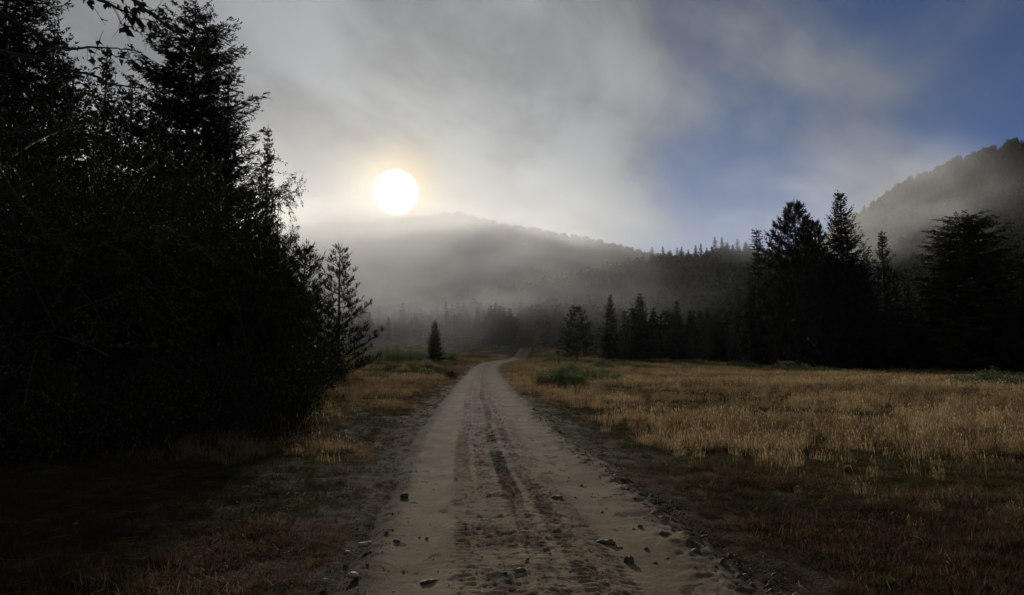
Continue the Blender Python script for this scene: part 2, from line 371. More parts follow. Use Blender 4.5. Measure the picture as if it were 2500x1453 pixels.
# ------------------------------------------------------------------ tree builders
def conifer(seed, h, prof, n_wh, per, e0=(0.35, -0.25), droop=-0.15, tip=0.25, twig=0.42, nt_=11, wid=0.05, fuzz=2, jit=0.22, gap=0.0, lean=0.0, r0=None, skirt=0.04):
    """trunk + whorled branches; prof(t) is the crown radius at height fraction t"""
    rg = np.random.default_rng(seed); tk = Tris(); cr = Tris()
    zt = np.linspace(0, 1, 14); wob = np.cumsum(rg.normal(0, 0.006 * h / 14, (14, 2)), 0)
    P = np.stack([wob[:, 0] + lean * zt * zt * h, wob[:, 1], zt * h], -1); r0 = r0 or h * 0.014
    tk.tube(P, r0 * (1 - zt) ** 0.8 + 0.012, 7)
    for w in range(n_wh):
        t = skirt + (0.985 - skirt) * (w + rg.uniform(-.3, .3)) / n_wh; t = min(max(t, skirt), 0.99)
        a0 = rg.uniform(0, 6.28); nb = max(3, int(round(per * (1 - 0.35 * t) + rg.uniform(-.6, .6))))
        for b in range(nb):
            if rg.random() < gap: continue
            a = a0 + b * 6.283 / nb + rg.normal(0, 0.22)
            L = prof(t, a) * (1 + rg.normal(0, jit)); L = max(L, 0.10)
            tt = min(max(t + rg.normal(0, 0.35 / n_wh), 0.01), 0.992)
            bx = np.interp(tt, zt, P[:, 0]); by = np.interp(tt, zt, P[:, 1])
            el = e0[0] * tt + e0[1] * (1 - tt) + rg.normal(0, 0.09)
            D = np.array([math.cos(a), math.sin(a), 0.]); Sd = np.array([-math.sin(a), math.cos(a), 0.])
            s = np.linspace(0, 1, 6)[:, None]
            bend = droop * s * (1 - s) * 2.2 + tip * s ** 3 * 0.5
            C = np.array([bx, by, tt * h]) + D * L * s + np.array([0, 0, 1.]) * L * (math.tan(el) * s + bend) + Sd * L * rg.normal(0, .08) * s * s
            tk.tube(C, np.linspace(max(0.012, L * 0.016), 0.004, 6), 3)
            n = max(4, int(nt_ * min(1.3, 0.35 + L / (0.16 * h))))
            q = np.concatenate([rg.uniform(0.10, 0.97, n * 2), [0.9]])
            sg = np.sign(rg.uniform(-1, 1, len(q))); sg[-1] = 0
            Q = np.stack([np.interp(q, s[:, 0], C[:, k]) for k in range(3)], -1)
            tl = twig * L * (1.05 - 0.72 * q) * rg.uniform(0.6, 1.2, len(q)); tl = np.maximum(tl, 0.10 + 0 * tl); tl[-1] = 0.3 * L * 0.5 + .1
            tdir = nrm(D[None] * rg.uniform(0.55, 1.0, (len(q), 1)) + Sd[None] * sg[:, None] * rg.uniform(0.5, 1.0, (len(q), 1)) + np.stack([0 * q, 0 * q, rg.normal(-0.10, 0.18, len(q)) + tip * q ** 2 * 0.8], -1))
            E = Q + tdir * tl[:, None]
            sd_ = nrm(np.cross(tdir, np.array([0, 0, 1.])) + rg.normal(0, 0.35, (len(q), 3)))
            cr.diamonds(Q, E, sd_, wid * rg.uniform(0.7, 1.4, len(q)) * np.clip(tl / 0.45, 0.55, 1.8))
            for k in range(fuzz):
                f = rg.uniform(0.15, 0.95, len(q))[:, None]; B = Q + (E - Q) * f
                dd = nrm(tdir * rg.uniform(0.5, 1, (len(q), 1)) + rg.normal(0, 0.55, (len(q), 3)))
                ll = np.clip(tl * 0.42, 0.08, 0.40)[:, None] * rg.uniform(0.6, 1.3, (len(q), 1))
                cr.diamonds(B, B + dd * ll, nrm(np.cross(dd, rg.normal(0, 1, (len(q), 3)))), wid * 0.6 * np.ones(len(q)))
    return tk, cr

def pine(seed, h, prof, n_br, shoot=0.28, wid=0.05, e=0.5, subs=5, start=0.12, needles=5, r0=None, fill=0.0):
    """open pine: ascending limbs ending in upturned brushes of needles"""
    rg = np.random.default_rng(seed); tk = Tris(); cr = Tris()
    zt = np.linspace(0, 1, 12); wob = np.cumsum(rg.normal(0, 0.010 * h / 12, (12, 2)), 0)
    P = np.stack([wob[:, 0], wob[:, 1], zt * h * 0.985], -1); r0 = r0 or h * 0.013
    tk.tube(P, r0 * (1 - zt) ** 0.8 + 0.015, 7)
    B0 = []; B1 = []
    for b in range(n_br):
        t = start + (0.985 - start) * (b + rg.random()) / n_br; a = b * 2.399 + rg.normal(0, .3)
        L = prof(t, a) * rg.uniform(0.7, 1.15); el = e * (0.25 + 0.95 * t) + rg.normal(0, 0.12)
        D = np.array([math.cos(a), math.sin(a), 0.]); Sd = np.array([-math.sin(a), math.cos(a), 0.]); s = np.linspace(0, 1, 7)[:, None]
        C = np.array([np.interp(t, zt, P[:, 0]), np.interp(t, zt, P[:, 1]), t * h]) + D * L * s + np.array([0, 0, 1.]) * L * (math.tan(el) * s * 0.8 - 0.10 * s * (1 - s) * 2 + 0.22 * s ** 2.5)
        tk.tube(C, np.linspace(max(0.02, L * 0.020), 0.006, 7), 4)
        n = max(3, int(subs * (0.4 + L / (0.20 * h))))
        for k in range(n):
            q = rg.uniform(0.22, 1.0); O = np.array([np.interp(q, s[:, 0], C[:, c]) for c in range(3)])
            sl = L * 0.42 * (1.15 - q) * rg.uniform(0.6, 1.2) + 0.15
            sdv = D * rg.uniform(0.4, 1) + Sd * rg.choice([-1, 1]) * rg.uniform(0.4, 1.0) + np.array([0, 0, rg.uniform(0.0, 0.5)])
            sdv /= np.linalg.norm(sdv); s2 = np.linspace(0, 1, 4)[:, None]
            C2 = O + sdv * sl * s2 + np.array([0, 0, 1.]) * sl * 0.25 * s2 ** 2
            tk.tube(C2, np.linspace(0.012, 0.004, 4), 3)
            for z in range(max(2, int(2 + sl * 5))):
                f = rg.uniform(0.15, 1.0); X0 = np.array([np.interp(f, s2[:, 0], C2[:, c]) for c in range(3)])
                dv = sdv * rg.uniform(0.2, 0.9) + rg.normal(0, 0.35, 3) + np.array([0, 0, rg.uniform(0.45, 1.1)]); dv /= np.linalg.norm(dv)
                B0.append(X0); B1.append(X0 + dv * shoot * rg.uniform(0.6, 1.25))
        B0.append(C[-1]); dv = D * .5 + np.array([0, 0, 1.]); B1.append(C[-1] + dv / np.linalg.norm(dv) * shoot * 1.3)
    for k in range(5):
        B0.append(P[-1] - [0, 0, .1 * k]); dv = rg.normal(0, .35, 3) + [0, 0, 1]; B1.append(P[-1] + dv * shoot * 1.2)
    B0 = np.array(B0); B1 = np.array(B1); n = len(B0); ax = nrm(B1 - B0)
    for k in range(2):
        cr.diamonds(B0, B1, nrm(np.cross(ax, rg.normal(0, 1, (n, 3)))), wid * np.ones(n), 0.6)
    for k in range(needles):
        f = rg.uniform(0.1, 0.95, (n, 1)); Bq = B0 + (B1 - B0) * f
        dd = nrm(ax * 0.9 + rg.normal(0, 0.6, (n, 3))); cr.diamonds(Bq, Bq + dd * shoot * 0.48, nrm(np.cross(dd, rg.normal(0, 1, (n, 3)))), wid * 0.30 * np.ones(n))
    return tk, cr

def leaf_faces(cr, Pb, dirv, size, rg, fold=0.25):
    """leaf: two folded halves, pointed tip, 4 triangles each"""
    n = len(Pb); nv = rg.normal(0, 1, (n, 3)); sdv = nrm(np.cross(dirv, nv)); up = nrm(np.cross(sdv, dirv)); size = np.asarray(size).reshape(-1, 1)
    p0 = Pb; p1 = Pb + dirv * size * 0.55 + up * size * 0.06; p2 = Pb + dirv * size - up * size * 0.10
    a = Pb + dirv * size * 0.38 + sdv * size * 0.30 + up * size * fold * 0.4; b = Pb + dirv * size * 0.38 - sdv * size * 0.30 + up * size * fold * 0.4
    cr.add(np.stack([p0, a, p1], 1)); cr.add(np.stack([a, p2, p1], 1)); cr.add(np.stack([p0, p1, b], 1)); cr.add(np.stack([b, p1, p2], 1))

def broadleaf(seed, h, spread, n_leaf, leaf=0.075, stems=3, droop=0.15, low=0.05, twigL=0.55, top=0.9):
    rg = np.random.default_rng(seed); tk = Tris(); cr = Tris(); tips = []
    def grow(O, D, L, rad, lev):
        n = 5; s = np.linspace(0, 1, n)[:, None]; bend = rg.normal(0, 0.16, 3); bend[2] += 0.10 if lev < 2 else -droop
        C = O + D * L * s + bend * L * s * s; tk.tube(C, np.linspace(rad, rad * 0.55, n), 5 if lev < 2 else 3)
        if lev >= 3: tips.append((C, L)); return
        k = (7, 6, 5)[lev]
        for q in range(k):
            f = 0.18 + 0.82 * (q + rg.random()) / k; X0 = np.array([np.interp(f, s[:, 0], C[:, c]) for c in range(3)])
            T = nrm(C[-1] - C[0]); v = rg.normal(0, 1, 3); v -= v.dot(T) * T; v /= np.linalg.norm(v)
            d2 = nrm(T * rg.uniform(0.45, 0.9) + v * spread); d2[2] = d2[2] * 0.8 + (0.12 if lev == 0 else 0.0)
            grow(X0, nrm(d2), L * rg.uniform(0.42, 0.62), rad * 0.42, lev + 1)
    for k in range(stems):
        a = 6.283 * k / stems + rg.uniform(-.4, .4); ti = 0.10 + 0.16 * (stems > 1)
        grow(np.array([0.12 * math.cos(a), 0.12 * math.sin(a), -0.1]), nrm(np.array([ti * math.cos(a), ti * math.sin(a), 1.])), h * rg.uniform(0.66, 0.80), h * 0.013, 0)
    m = max(3, int(n_leaf / len(tips)))
    Pb = []; Dv = []
    for C, L in tips:
        f = rg.uniform(0.0, 1.0, m); s = np.linspace(0, 1, 5)
        q = np.stack([np.interp(f, s, C[:, c]) for c in range(3)], -1) + rg.normal(0, 0.04, (m, 3)); T = nrm(C[-1] - C[0])
        d = nrm(T * 0.6 + rg.normal(0, 0.6, (m, 3)) + np.array([0, 0, -0.35])); Pb.append(q); Dv.append(d)
    Pb = np.concatenate(Pb); Dv = np.concatenate(Dv)
    leaf_faces(cr, Pb, Dv, leaf * rg.uniform(0.6, 1.25, len(Pb)), rg)
    return tk, cr

def shrub(seed, rx, ry, hz, n_st, n_leaf, leaf=0.07, mat_upright=0.8):
    """many thin stems fanning up from the ground with leaves along them"""
    rg = np.random.default_rng(seed); tk = Tris(); cr = Tris(); Pb = []; Dv = []
    m = max(4, n_leaf // n_st)
    for k in range(n_st):
        a = rg.uniform(0, 6.283); q = math.sqrt(rg.random()); ox = q * rx * 0.75 * math.cos(a); oy = q * ry * 0.75 * math.sin(a)
        hh = hz * (1 - 0.55 * q * q) * rg.uniform(0.6, 1.1) * (0.75 + 0.5 * vnoise(ox * 1.3 + seed, oy * 1.3, 7))
        ex = ox + (rx * 0.35 * math.cos(a) * q + rg.normal(0, .12 * hz)); ey = oy + (ry * 0.35 * math.sin(a) * q + rg.normal(0, .12 * hz))
        s = np.linspace(0, 1, 5)[:, None]; C = np.array([ox, oy, -0.05]) + np.array([ex - ox, ey - oy, hh]) * s + np.array([0, 0, -0.1 * hh]) * s ** 3
        tk.tube(C, np.linspace(0.012, 0.004, 5), 3)
        f = rg.uniform(0.08, 1.0, m); P = np.stack([np.interp(f, s[:, 0], C[:, c]) for c in range(3)], -1) + rg.normal(0, 0.055 + 0.05 * hz, (m, 3)) * [1, 1, .6]
        P[:, 2] = np.maximum(P[:, 2], 0.03)
        Pb.append(P); Dv.append(nrm(rg.normal(0, 0.6, (m, 3)) + np.array([0, 0, mat_upright * 0.6])))
    Pb = np.concatenate(Pb); Dv = np.concatenate(Dv); leaf_faces(cr, Pb, Dv, leaf * rg.uniform(0.6, 1.3, len(Pb)), rg)
    return tk, cr

def prof_spruce(R0, pw=0.85, lop=0.0, bulge=0.0, seed=0):
    def f(t, a): return R0 * ((1 - t) ** pw * 0.97 + 0.03 + bulge * math.sin(math.pi * t)) * (1 + lop * math.cos(a - seed)) * min(1.0, 0.55 + 6 * t)
    return f
def prof_round(R0, t0=0.45, seed=0):
    def f(t, a): return R0 * (math.sqrt(max(0.02, 1 - ((t - t0) / (1.03 - t0)) ** 2)) if t > t0 else 0.72 + 0.28 * t / t0) * (1 + 0.10 * math.cos(2 * a + seed))
    return f

PROTO = {}
def proto(key, h, tk, cr, mat, bmat=M_BARK):
    hx = max(float(a_[..., 2].max()) for a_ in cr.a); wxx = max(float(np.abs(a_[..., :2]).max()) for a_ in cr.a); print('PROTO', key, round(hx, 2), round(wxx, 2), cr.count() + tk.count())
    PROTO[key] = (hx, tk.mesh('trunk', bmat), cr.mesh('crown', mat))
HB = 10.0
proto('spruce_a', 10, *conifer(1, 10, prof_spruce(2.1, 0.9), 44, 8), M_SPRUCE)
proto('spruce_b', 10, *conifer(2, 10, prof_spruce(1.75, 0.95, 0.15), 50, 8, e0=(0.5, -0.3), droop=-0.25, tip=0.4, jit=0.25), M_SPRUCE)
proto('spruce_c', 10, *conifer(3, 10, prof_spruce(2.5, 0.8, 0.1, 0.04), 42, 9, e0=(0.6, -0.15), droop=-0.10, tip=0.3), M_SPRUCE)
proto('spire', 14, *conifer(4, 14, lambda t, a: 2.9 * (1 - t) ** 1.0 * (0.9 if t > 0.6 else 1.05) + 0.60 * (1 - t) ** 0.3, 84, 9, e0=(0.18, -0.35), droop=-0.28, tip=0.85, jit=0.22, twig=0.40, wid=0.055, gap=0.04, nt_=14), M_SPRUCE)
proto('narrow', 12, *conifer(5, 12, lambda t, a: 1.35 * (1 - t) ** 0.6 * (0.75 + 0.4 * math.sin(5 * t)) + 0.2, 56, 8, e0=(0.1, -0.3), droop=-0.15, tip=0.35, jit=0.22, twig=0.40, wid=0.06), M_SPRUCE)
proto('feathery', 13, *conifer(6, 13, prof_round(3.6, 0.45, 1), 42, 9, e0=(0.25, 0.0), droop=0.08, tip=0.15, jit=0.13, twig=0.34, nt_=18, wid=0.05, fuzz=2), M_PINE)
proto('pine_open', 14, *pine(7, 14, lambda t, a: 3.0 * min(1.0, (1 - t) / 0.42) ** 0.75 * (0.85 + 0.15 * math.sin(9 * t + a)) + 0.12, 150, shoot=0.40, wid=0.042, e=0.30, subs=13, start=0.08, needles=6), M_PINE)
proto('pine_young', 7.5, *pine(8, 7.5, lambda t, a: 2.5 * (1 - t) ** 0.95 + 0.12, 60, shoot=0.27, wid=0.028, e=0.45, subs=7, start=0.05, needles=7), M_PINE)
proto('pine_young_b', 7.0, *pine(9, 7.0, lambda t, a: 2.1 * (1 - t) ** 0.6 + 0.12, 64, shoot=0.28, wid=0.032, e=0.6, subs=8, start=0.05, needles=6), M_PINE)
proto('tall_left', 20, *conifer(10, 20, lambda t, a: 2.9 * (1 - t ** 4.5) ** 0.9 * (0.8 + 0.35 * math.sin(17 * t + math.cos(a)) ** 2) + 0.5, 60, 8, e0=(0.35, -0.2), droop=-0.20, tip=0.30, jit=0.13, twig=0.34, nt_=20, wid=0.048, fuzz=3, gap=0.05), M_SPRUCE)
proto('tall_thin', 20, *conifer(11, 20, lambda t, a: 1.9 * (1 - t) ** 0.7 * (0.75 + 0.5 * math.sin(20 * t) ** 2) + 0.26, 62, 8, e0=(0.1, -0.3), droop=-0.30, tip=0.7, jit=0.22, twig=0.38, wid=0.07, gap=0.10), M_SPRUCE)
proto('alder_a', 7, *broadleaf(21, 7, 0.95, 27000, 0.080, 4), M_LEAF, M_BARKP)
proto('alder_b', 7, *broadleaf(22, 7, 0.85, 25000, 0.078, 3), M_LEAF, M_BARKP)
proto('alder_c', 7, *broadleaf(25, 7, 1.0, 27000, 0.080, 5), M_LEAF, M_BARKP)
proto('shrub_dark', 2, *shrub(31, 1.5, 1.3, 2.0, 170, 15000, 0.060), M_LEAF, M_BARKP)

SEEN = {}
def tree(name, key, px, top, Y, label, group, cat='tree', rot=None, wx=1.0, hgt=None, xy=None, sink=0.05):
    h0, mt, mc = PROTO[key]
    if xy is None: X_ = (px - CX) / F * Y / (math.cos(PITCH)) * 1.0; p = at(px, top, Y); X_ = p[0]; zt = p[2]; Yv = Y
    else: X_, Yv = xy; zt = None
    zg = float(ground_h(np.array([X_]), np.array([Yv]))[0]) - sink
    hh = hgt if hgt is not None else zt - zg
    root = bpy.data.objects.new(name, None); COL.objects.link(root); root.empty_display_size = 0.5
    root.location = (X_, Yv, zg); s = hh / h0
    root.scale = (s * wx, s * wx, s); rg = random.Random(int(px * 7 + Yv * 13)); root.rotation_euler = (0, 0, rot if rot is not None else rg.uniform(0, 6.28))
    tag(root, label, cat, group); link('trunk', mt, root); link('crown', mc, root)
    return root

GR = 'conifers along the right edge of the meadow'; GL = 'trees crowding the left side of the track'
# right-hand tree line, from the middle of the picture to its right edge
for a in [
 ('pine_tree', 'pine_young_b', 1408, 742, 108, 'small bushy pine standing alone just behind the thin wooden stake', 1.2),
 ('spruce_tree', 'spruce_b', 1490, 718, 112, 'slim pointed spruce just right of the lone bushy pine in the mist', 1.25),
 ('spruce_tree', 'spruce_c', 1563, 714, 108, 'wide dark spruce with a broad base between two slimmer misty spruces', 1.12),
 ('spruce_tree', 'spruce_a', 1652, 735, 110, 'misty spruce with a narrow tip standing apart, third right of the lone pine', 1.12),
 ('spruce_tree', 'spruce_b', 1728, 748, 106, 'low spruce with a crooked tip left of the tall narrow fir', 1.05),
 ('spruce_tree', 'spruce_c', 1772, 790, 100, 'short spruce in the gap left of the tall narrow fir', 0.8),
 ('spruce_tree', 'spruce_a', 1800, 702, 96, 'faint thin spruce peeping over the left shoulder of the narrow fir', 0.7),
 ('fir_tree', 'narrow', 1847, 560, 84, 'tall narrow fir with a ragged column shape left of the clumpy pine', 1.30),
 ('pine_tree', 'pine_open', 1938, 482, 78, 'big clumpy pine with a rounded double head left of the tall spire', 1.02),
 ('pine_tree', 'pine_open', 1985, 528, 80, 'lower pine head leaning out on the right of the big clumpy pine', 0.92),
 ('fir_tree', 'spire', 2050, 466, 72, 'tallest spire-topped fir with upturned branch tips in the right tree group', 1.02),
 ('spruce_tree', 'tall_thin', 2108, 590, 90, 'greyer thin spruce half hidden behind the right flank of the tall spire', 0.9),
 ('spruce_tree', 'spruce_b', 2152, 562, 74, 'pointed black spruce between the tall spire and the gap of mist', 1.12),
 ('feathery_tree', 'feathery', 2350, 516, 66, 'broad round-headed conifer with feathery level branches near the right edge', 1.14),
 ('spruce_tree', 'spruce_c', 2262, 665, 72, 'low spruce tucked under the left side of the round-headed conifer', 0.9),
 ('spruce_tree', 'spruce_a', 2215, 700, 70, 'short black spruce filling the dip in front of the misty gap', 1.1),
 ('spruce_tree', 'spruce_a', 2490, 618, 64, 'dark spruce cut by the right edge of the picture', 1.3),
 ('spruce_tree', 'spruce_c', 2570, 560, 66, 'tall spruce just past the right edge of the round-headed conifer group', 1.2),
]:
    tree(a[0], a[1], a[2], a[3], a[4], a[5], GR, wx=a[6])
# darker rows behind and between them
rg = random.Random(5)
fill = [(1605, 800), (1690, 805), (1832, 690), (1880, 660), (1915, 640), (1965, 650), (2010, 610), (2075, 640), (2120, 690), (2180, 680), (2245, 740), (2300, 640), (2330, 600), (2395, 590), (2425, 640), (2455, 600), (2530, 640), (2620, 600), (2700, 590), (1530, 800), (1750, 760), (1860, 780), (2000, 760), (2090, 770), (2150, 770), (2380, 760), (2470, 770), (2600, 700)]
where = ['far', 'middle', 'near', 'deep']
for k, (px, top) in enumerate(fill):
    Y = (118 - (px - 1500) * 0.052) + 4 * rg.random() if k < 19 else (106 - (px - 1500) * 0.046)
    left_of = ['the wide misty spruce', 'the lone misty spruce', 'the narrow fir', 'the clumpy pine', 'the clumpy pine trunk', 'the leaning pine head', 'the tall spire', 'the spire flank', 'the thin grey spruce', 'the pointed black spruce', 'the misty gap', 'the round-headed conifer', 'the round crown', 'the feathery crown', 'the feathery branches', 'the edge spruce', 'the right frame edge', 'the hidden right wood', 'the outer right wood', 'the slim misty spruce', 'the crooked-tip spruce', 'the foot of the narrow fir', 'the foot of the clumpy pine', 'the foot of the tall spire', 'the foot of the pointed spruce', 'the foot of the round-headed conifer', 'the foot of the edge spruce', 'the corner of the wood'][k]
    tree('spruce_tree', ('spruce_a', 'spruce_b', 'spruce_c')[k % 3], px, top, Y, 'shadowed spruce filling the dark wood %s %s' % ('behind' if k < 19 else 'at', left_of), GR, wx=1.15)

# left: tall conifers behind, leafy trees in front
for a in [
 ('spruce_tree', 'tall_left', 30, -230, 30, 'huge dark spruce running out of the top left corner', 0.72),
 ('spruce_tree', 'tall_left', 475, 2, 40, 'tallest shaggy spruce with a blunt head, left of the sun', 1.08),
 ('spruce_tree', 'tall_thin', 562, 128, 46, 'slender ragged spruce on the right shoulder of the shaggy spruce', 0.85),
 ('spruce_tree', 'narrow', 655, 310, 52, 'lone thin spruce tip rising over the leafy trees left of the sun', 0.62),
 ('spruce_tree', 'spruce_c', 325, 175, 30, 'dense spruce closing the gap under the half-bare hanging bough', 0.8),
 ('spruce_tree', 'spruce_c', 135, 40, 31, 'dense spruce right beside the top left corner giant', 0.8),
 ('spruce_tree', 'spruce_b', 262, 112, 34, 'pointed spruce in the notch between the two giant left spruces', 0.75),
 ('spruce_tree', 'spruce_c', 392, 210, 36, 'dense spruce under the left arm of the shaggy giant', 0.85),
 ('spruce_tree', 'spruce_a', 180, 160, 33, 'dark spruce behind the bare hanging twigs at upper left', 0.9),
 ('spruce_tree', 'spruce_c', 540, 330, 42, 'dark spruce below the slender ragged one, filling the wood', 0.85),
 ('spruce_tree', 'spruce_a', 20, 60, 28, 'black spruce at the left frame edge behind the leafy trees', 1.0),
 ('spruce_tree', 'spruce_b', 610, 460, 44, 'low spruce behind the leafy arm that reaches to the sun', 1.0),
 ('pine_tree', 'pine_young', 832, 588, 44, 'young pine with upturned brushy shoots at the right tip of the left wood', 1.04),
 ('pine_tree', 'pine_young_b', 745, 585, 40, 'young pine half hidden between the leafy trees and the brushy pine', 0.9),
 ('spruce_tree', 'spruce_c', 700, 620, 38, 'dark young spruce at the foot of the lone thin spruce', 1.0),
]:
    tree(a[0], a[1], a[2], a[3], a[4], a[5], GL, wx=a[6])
for a in [
 ('alder_a', 640, 400, 17.5, 'leafy tree with ragged leafy arms nearest the sun', 0.70, 0.3),
 ('alder_b', 668, 425, 18.5, 'small leafy tree stretching a bough toward the sun', 0.42, 2.2),
 ('alder_b', 500, 320, 17.0, 'leafy tree second from the sun in the left thicket', 0.60, 1.0),
 ('alder_c', 370, 290, 16.0, 'leafy tree below the shaggy giant spruce', 0.65, 2.0),
 ('alder_a', 240, 230, 15.0, 'leafy tree under the bare hanging twigs', 0.85, 4.0),
 ('alder_b', 130, 130, 14.0, 'broad black leafy tree in front of the left corner spruce', 0.9, 5.0),
 ('alder_c', -30, 120, 12.5, 'leafy tree cut off by the left edge of the picture', 1.0, 0.7),
 ('alder_c', 680, 560, 24.0, 'low leafy tree behind the ragged one, beside the brushy pine', 0.52, 3.0),
 ('alder_a', 580, 470, 22.0, 'leafy tree behind the gap of the sunward thicket', 0.62, 5.1),
 ('alder_b', 500, 420, 21.0, 'leafy tree deep inside the left thicket', 1.0, 2.6),
 ('alder_a', 350, 380, 19.0, 'leafy tree deep behind the twig-hung thicket', 1.0, 1.9),
]:
    tree('leafy_tree', a[0], a[1], a[2], a[3], a[4], GL, wx=a[5] * 1.15, rot=a[6])
for k, (px, top, Y, lb) in enumerate([
 (655, 770, 17.5, 'dark glossy shrub with glinting leaves at the sunward end of the thicket'), (665, 810, 22, 'dark shrub under the young spruce, close to the russet grass'),
 (540, 800, 15.5, 'dark shrub at the foot of the second leafy tree'), (430, 830, 14.5, 'dark shrub below the shaggy giant spruce, near the ground'), (310, 820, 13.5, 'dark shrub at the foot of the twig-hung leafy tree'),
 (180, 850, 12.5, 'dark shrub low in the left shade'), (50, 850, 11.5, 'dark shrub at the left frame edge'), (748, 805, 32, 'dark shrub beneath the young hidden pine'), (800, 825, 40, 'shrub hugging the foot of the brushy pine'),
 (600, 700, 20, 'tall dark shrub inside the sunward thicket'), (480, 690, 19, 'tall dark shrub inside the middle thicket'), (380, 700, 17.5, 'tall dark shrub inside the twig-hung thicket'), (240, 700, 16, 'tall dark shrub behind the left shade'), (100, 700, 15, 'tall dark shrub behind the broad black leafy tree')]):
    tree('shrub', 'shrub_dark', px, top, Y, lb, 'dark shrubs under the left thicket', cat='shrub', wx=(0.55 if px > 640 else 0.85))
# the tree beside the viewer whose boughs hang into the top left corner
def overhang():
    root = bpy.data.objects.new('leafy_tree', None); COL.objects.link(root)
    base = np.array([-6.4, 6.2, 0.]); base[2] = float(ground_h(base[:1], base[1:2])[0]) - .05
    root.location = [float(q) for q in base]
    tag(root, 'nearest leafy tree whose boughs hang into the top left corner', 'tree', GL)
    rg = np.random.default_rng(77); tk = Tris(); tk.tube(np.array([[0, 0, 0], [.1, .05, 2], [.05, .2, 4], [.3, .2, 6.5], [.2, .3, 9]]), [.17, .14, .12, .08, .03], 8)
    link('trunk', tk.mesh('trunk', M_BARK), root)
    T2, C2 = broadleaf(23, 6.0, 0.9, 9000, 0.08, 3)
    o = link('crown', C2.mesh('crown', M_LEAF), root, (0, 0, 4.6)); o2 = link('limb', T2.mesh('limb', M_BARKP), root, (0, 0, 4.6))
    lt = Tris(); leaf_faces(lt, np.zeros((1, 3)), np.array([[1., 0, 0]]), [1.0], np.random.default_rng(3), 0.5); lm = lt.mesh('leaf', M_LEAF)
    hubs = 0
    # boughs: way-points as (px, py, distance)
    for bi, (way, dens, r0) in enumerate([
        ([(-420, -330, 6.6), (-60, -150, 6.3), (160, -40, 6.1), (290, 18, 6.0), (345, 50, 6.0)], 95, 0.022),
        ([(-300, -420, 6.9), (60, -190, 6.7), (300, -10, 6.6), (385, 45, 6.5), (450, 90, 6.4), (512, 128, 6.4)], 100, 0.022),
        ([(-380, -160, 6.0), (-80, -20, 6.2), (60, 70, 6.3), (150, 125, 6.4), (230, 115, 6.5), (322, 121, 6.6)], 60, 0.018),
        ([(-380, 20, 5.8), (-60, 110, 6.0), (110, 150, 6.2), (260, 200, 6.4), (400, 225, 6.6)], 45, 0.018)]):
        Pw = np.array([at(a, b, c) for a, b, c in way]) - base
        s = np.linspace(0, 1, len(Pw)); q = np.linspace(0, 1, 22)
        C = np.stack([np.interp(q, s, Pw[:, c]) for c in range(3)], -1); C[1:-1] = (C[:-2] + C[1:-1] + C[2:]) / 3 + rg.normal(0, .012, (20, 3))
        C = np.concatenate([[np.array([.2, .2, 4.9 + .2 * bi])], C])
        bt = Tris(); bt.tube(C, np.linspace(r0 * 1.6, 0.004, len(C)), 5)
        ends = []
        for k in range(34 if bi < 2 else 22):
            f = rg.uniform(0.32, 1.0); i0 = f * (len(C) - 1); O = C[int(i0)] + (C[min(int(i0) + 1, len(C) - 1)] - C[int(i0)]) * (i0 % 1)
            d = unit(rg.normal(0, .6, 3) + np.array([.6, 0, -.25])); Lt = rg.uniform(.08, .32) * (1.2 if f < .8 else .7); s2 = np.linspace(0, 1, 4)[:, None]
            c2 = O + d * Lt * s2 + np.array([0, 0, -.25]) * Lt * s2 ** 2; bt.tube(c2, np.linspace(.004, .0018, 4), 3); ends.append(c2)
        bo = link('bough', bt.mesh('bough', M_BARKP), root)
        if bi == 2: bo['label'] = 'half-bare hanging bough with forked twigs'
        for k in range(int(dens * (0.72 if bi < 2 else 0.45))):
            c2 = ends[rg.integers(len(ends))]; f = rg.uniform(.25, 1.0) * 2.999; O = c2[int(f)] + (c2[int(f) + 1] - c2[int(f)]) * (f % 1)
            L_ = link('leaf', lm, bo, O); d = unit(rg.normal(0, .45, 3) + np.array([.35, 0, -.75]))
            L_.rotation_mode = 'QUATERNION'; L_.rotation_quaternion = Vector(d).to_track_quat('X', 'Z') @ __import__('mathutils').Quaternion((1, 0, 0), rg.uniform(0, 6.28))
            z = float(rg.uniform(.055, .10)); L_.scale = (z, z * .9, z)
overhang()

# lone little spruce and the shrubs of the clearing
tree('spruce_tree', 'spruce_c', 1062, 780, 100, 'small lone spruce in the open clearing left of the track bend', None, wx=1.0, rot=1.2)
def bush(name, seed, px, base_y, Y, wpx, hpx, label, mat, n=5000, leaf=0.09, dep=0.8, group='bushes in the meadow', cat='bush', ns=110):
    w = wpx / F * Y / 2; hz = hpx / F * Y
    tk, cr = shrub(seed, w, w * dep, hz, ns, n, leaf)
    x = at(px, base_y, Y)[0]; zg = float(ground_h(np.array([x]), np.array([Y]))[0])
    root = bpy.data.objects.new(name, None); COL.objects.link(root); root.location = (x, Y, zg); tag(root, label, cat, group)
    link('stems', tk.mesh('stems', M_BARKP), root); link('foliage', cr.mesh('foliage', mat), root)
bush('bush', 51, 1368, 940, 40, 130, 56, 'dark green rounded bush right of the track in the dry grass', M_BUSH, 9000, 0.075, 0.9, ns=150)
bush('bush', 52, 1455, 935, 47, 140, 50, 'paler olive bush adjoining the dark rounded one on its right', M_BUSHP, 6000, 0.07, 0.8)
bush('bush', 53, 1400, 900, 62, 90, 40, 'small yellowish bush behind the dark rounded bush', M_BUSHP, 4000, 0.09)
bush('bush', 54, 2410, 950, 38, 185, 46, 'low spreading green bush before the black wood at far right', M_BUSH, 8000, 0.075, 0.7, ns=150)
bush('bush', 55, 1470, 885, 80, 60, 26, 'tiny light bush at the foot of the slim misty spruce', M_BUSHP, 2500, 0.11)
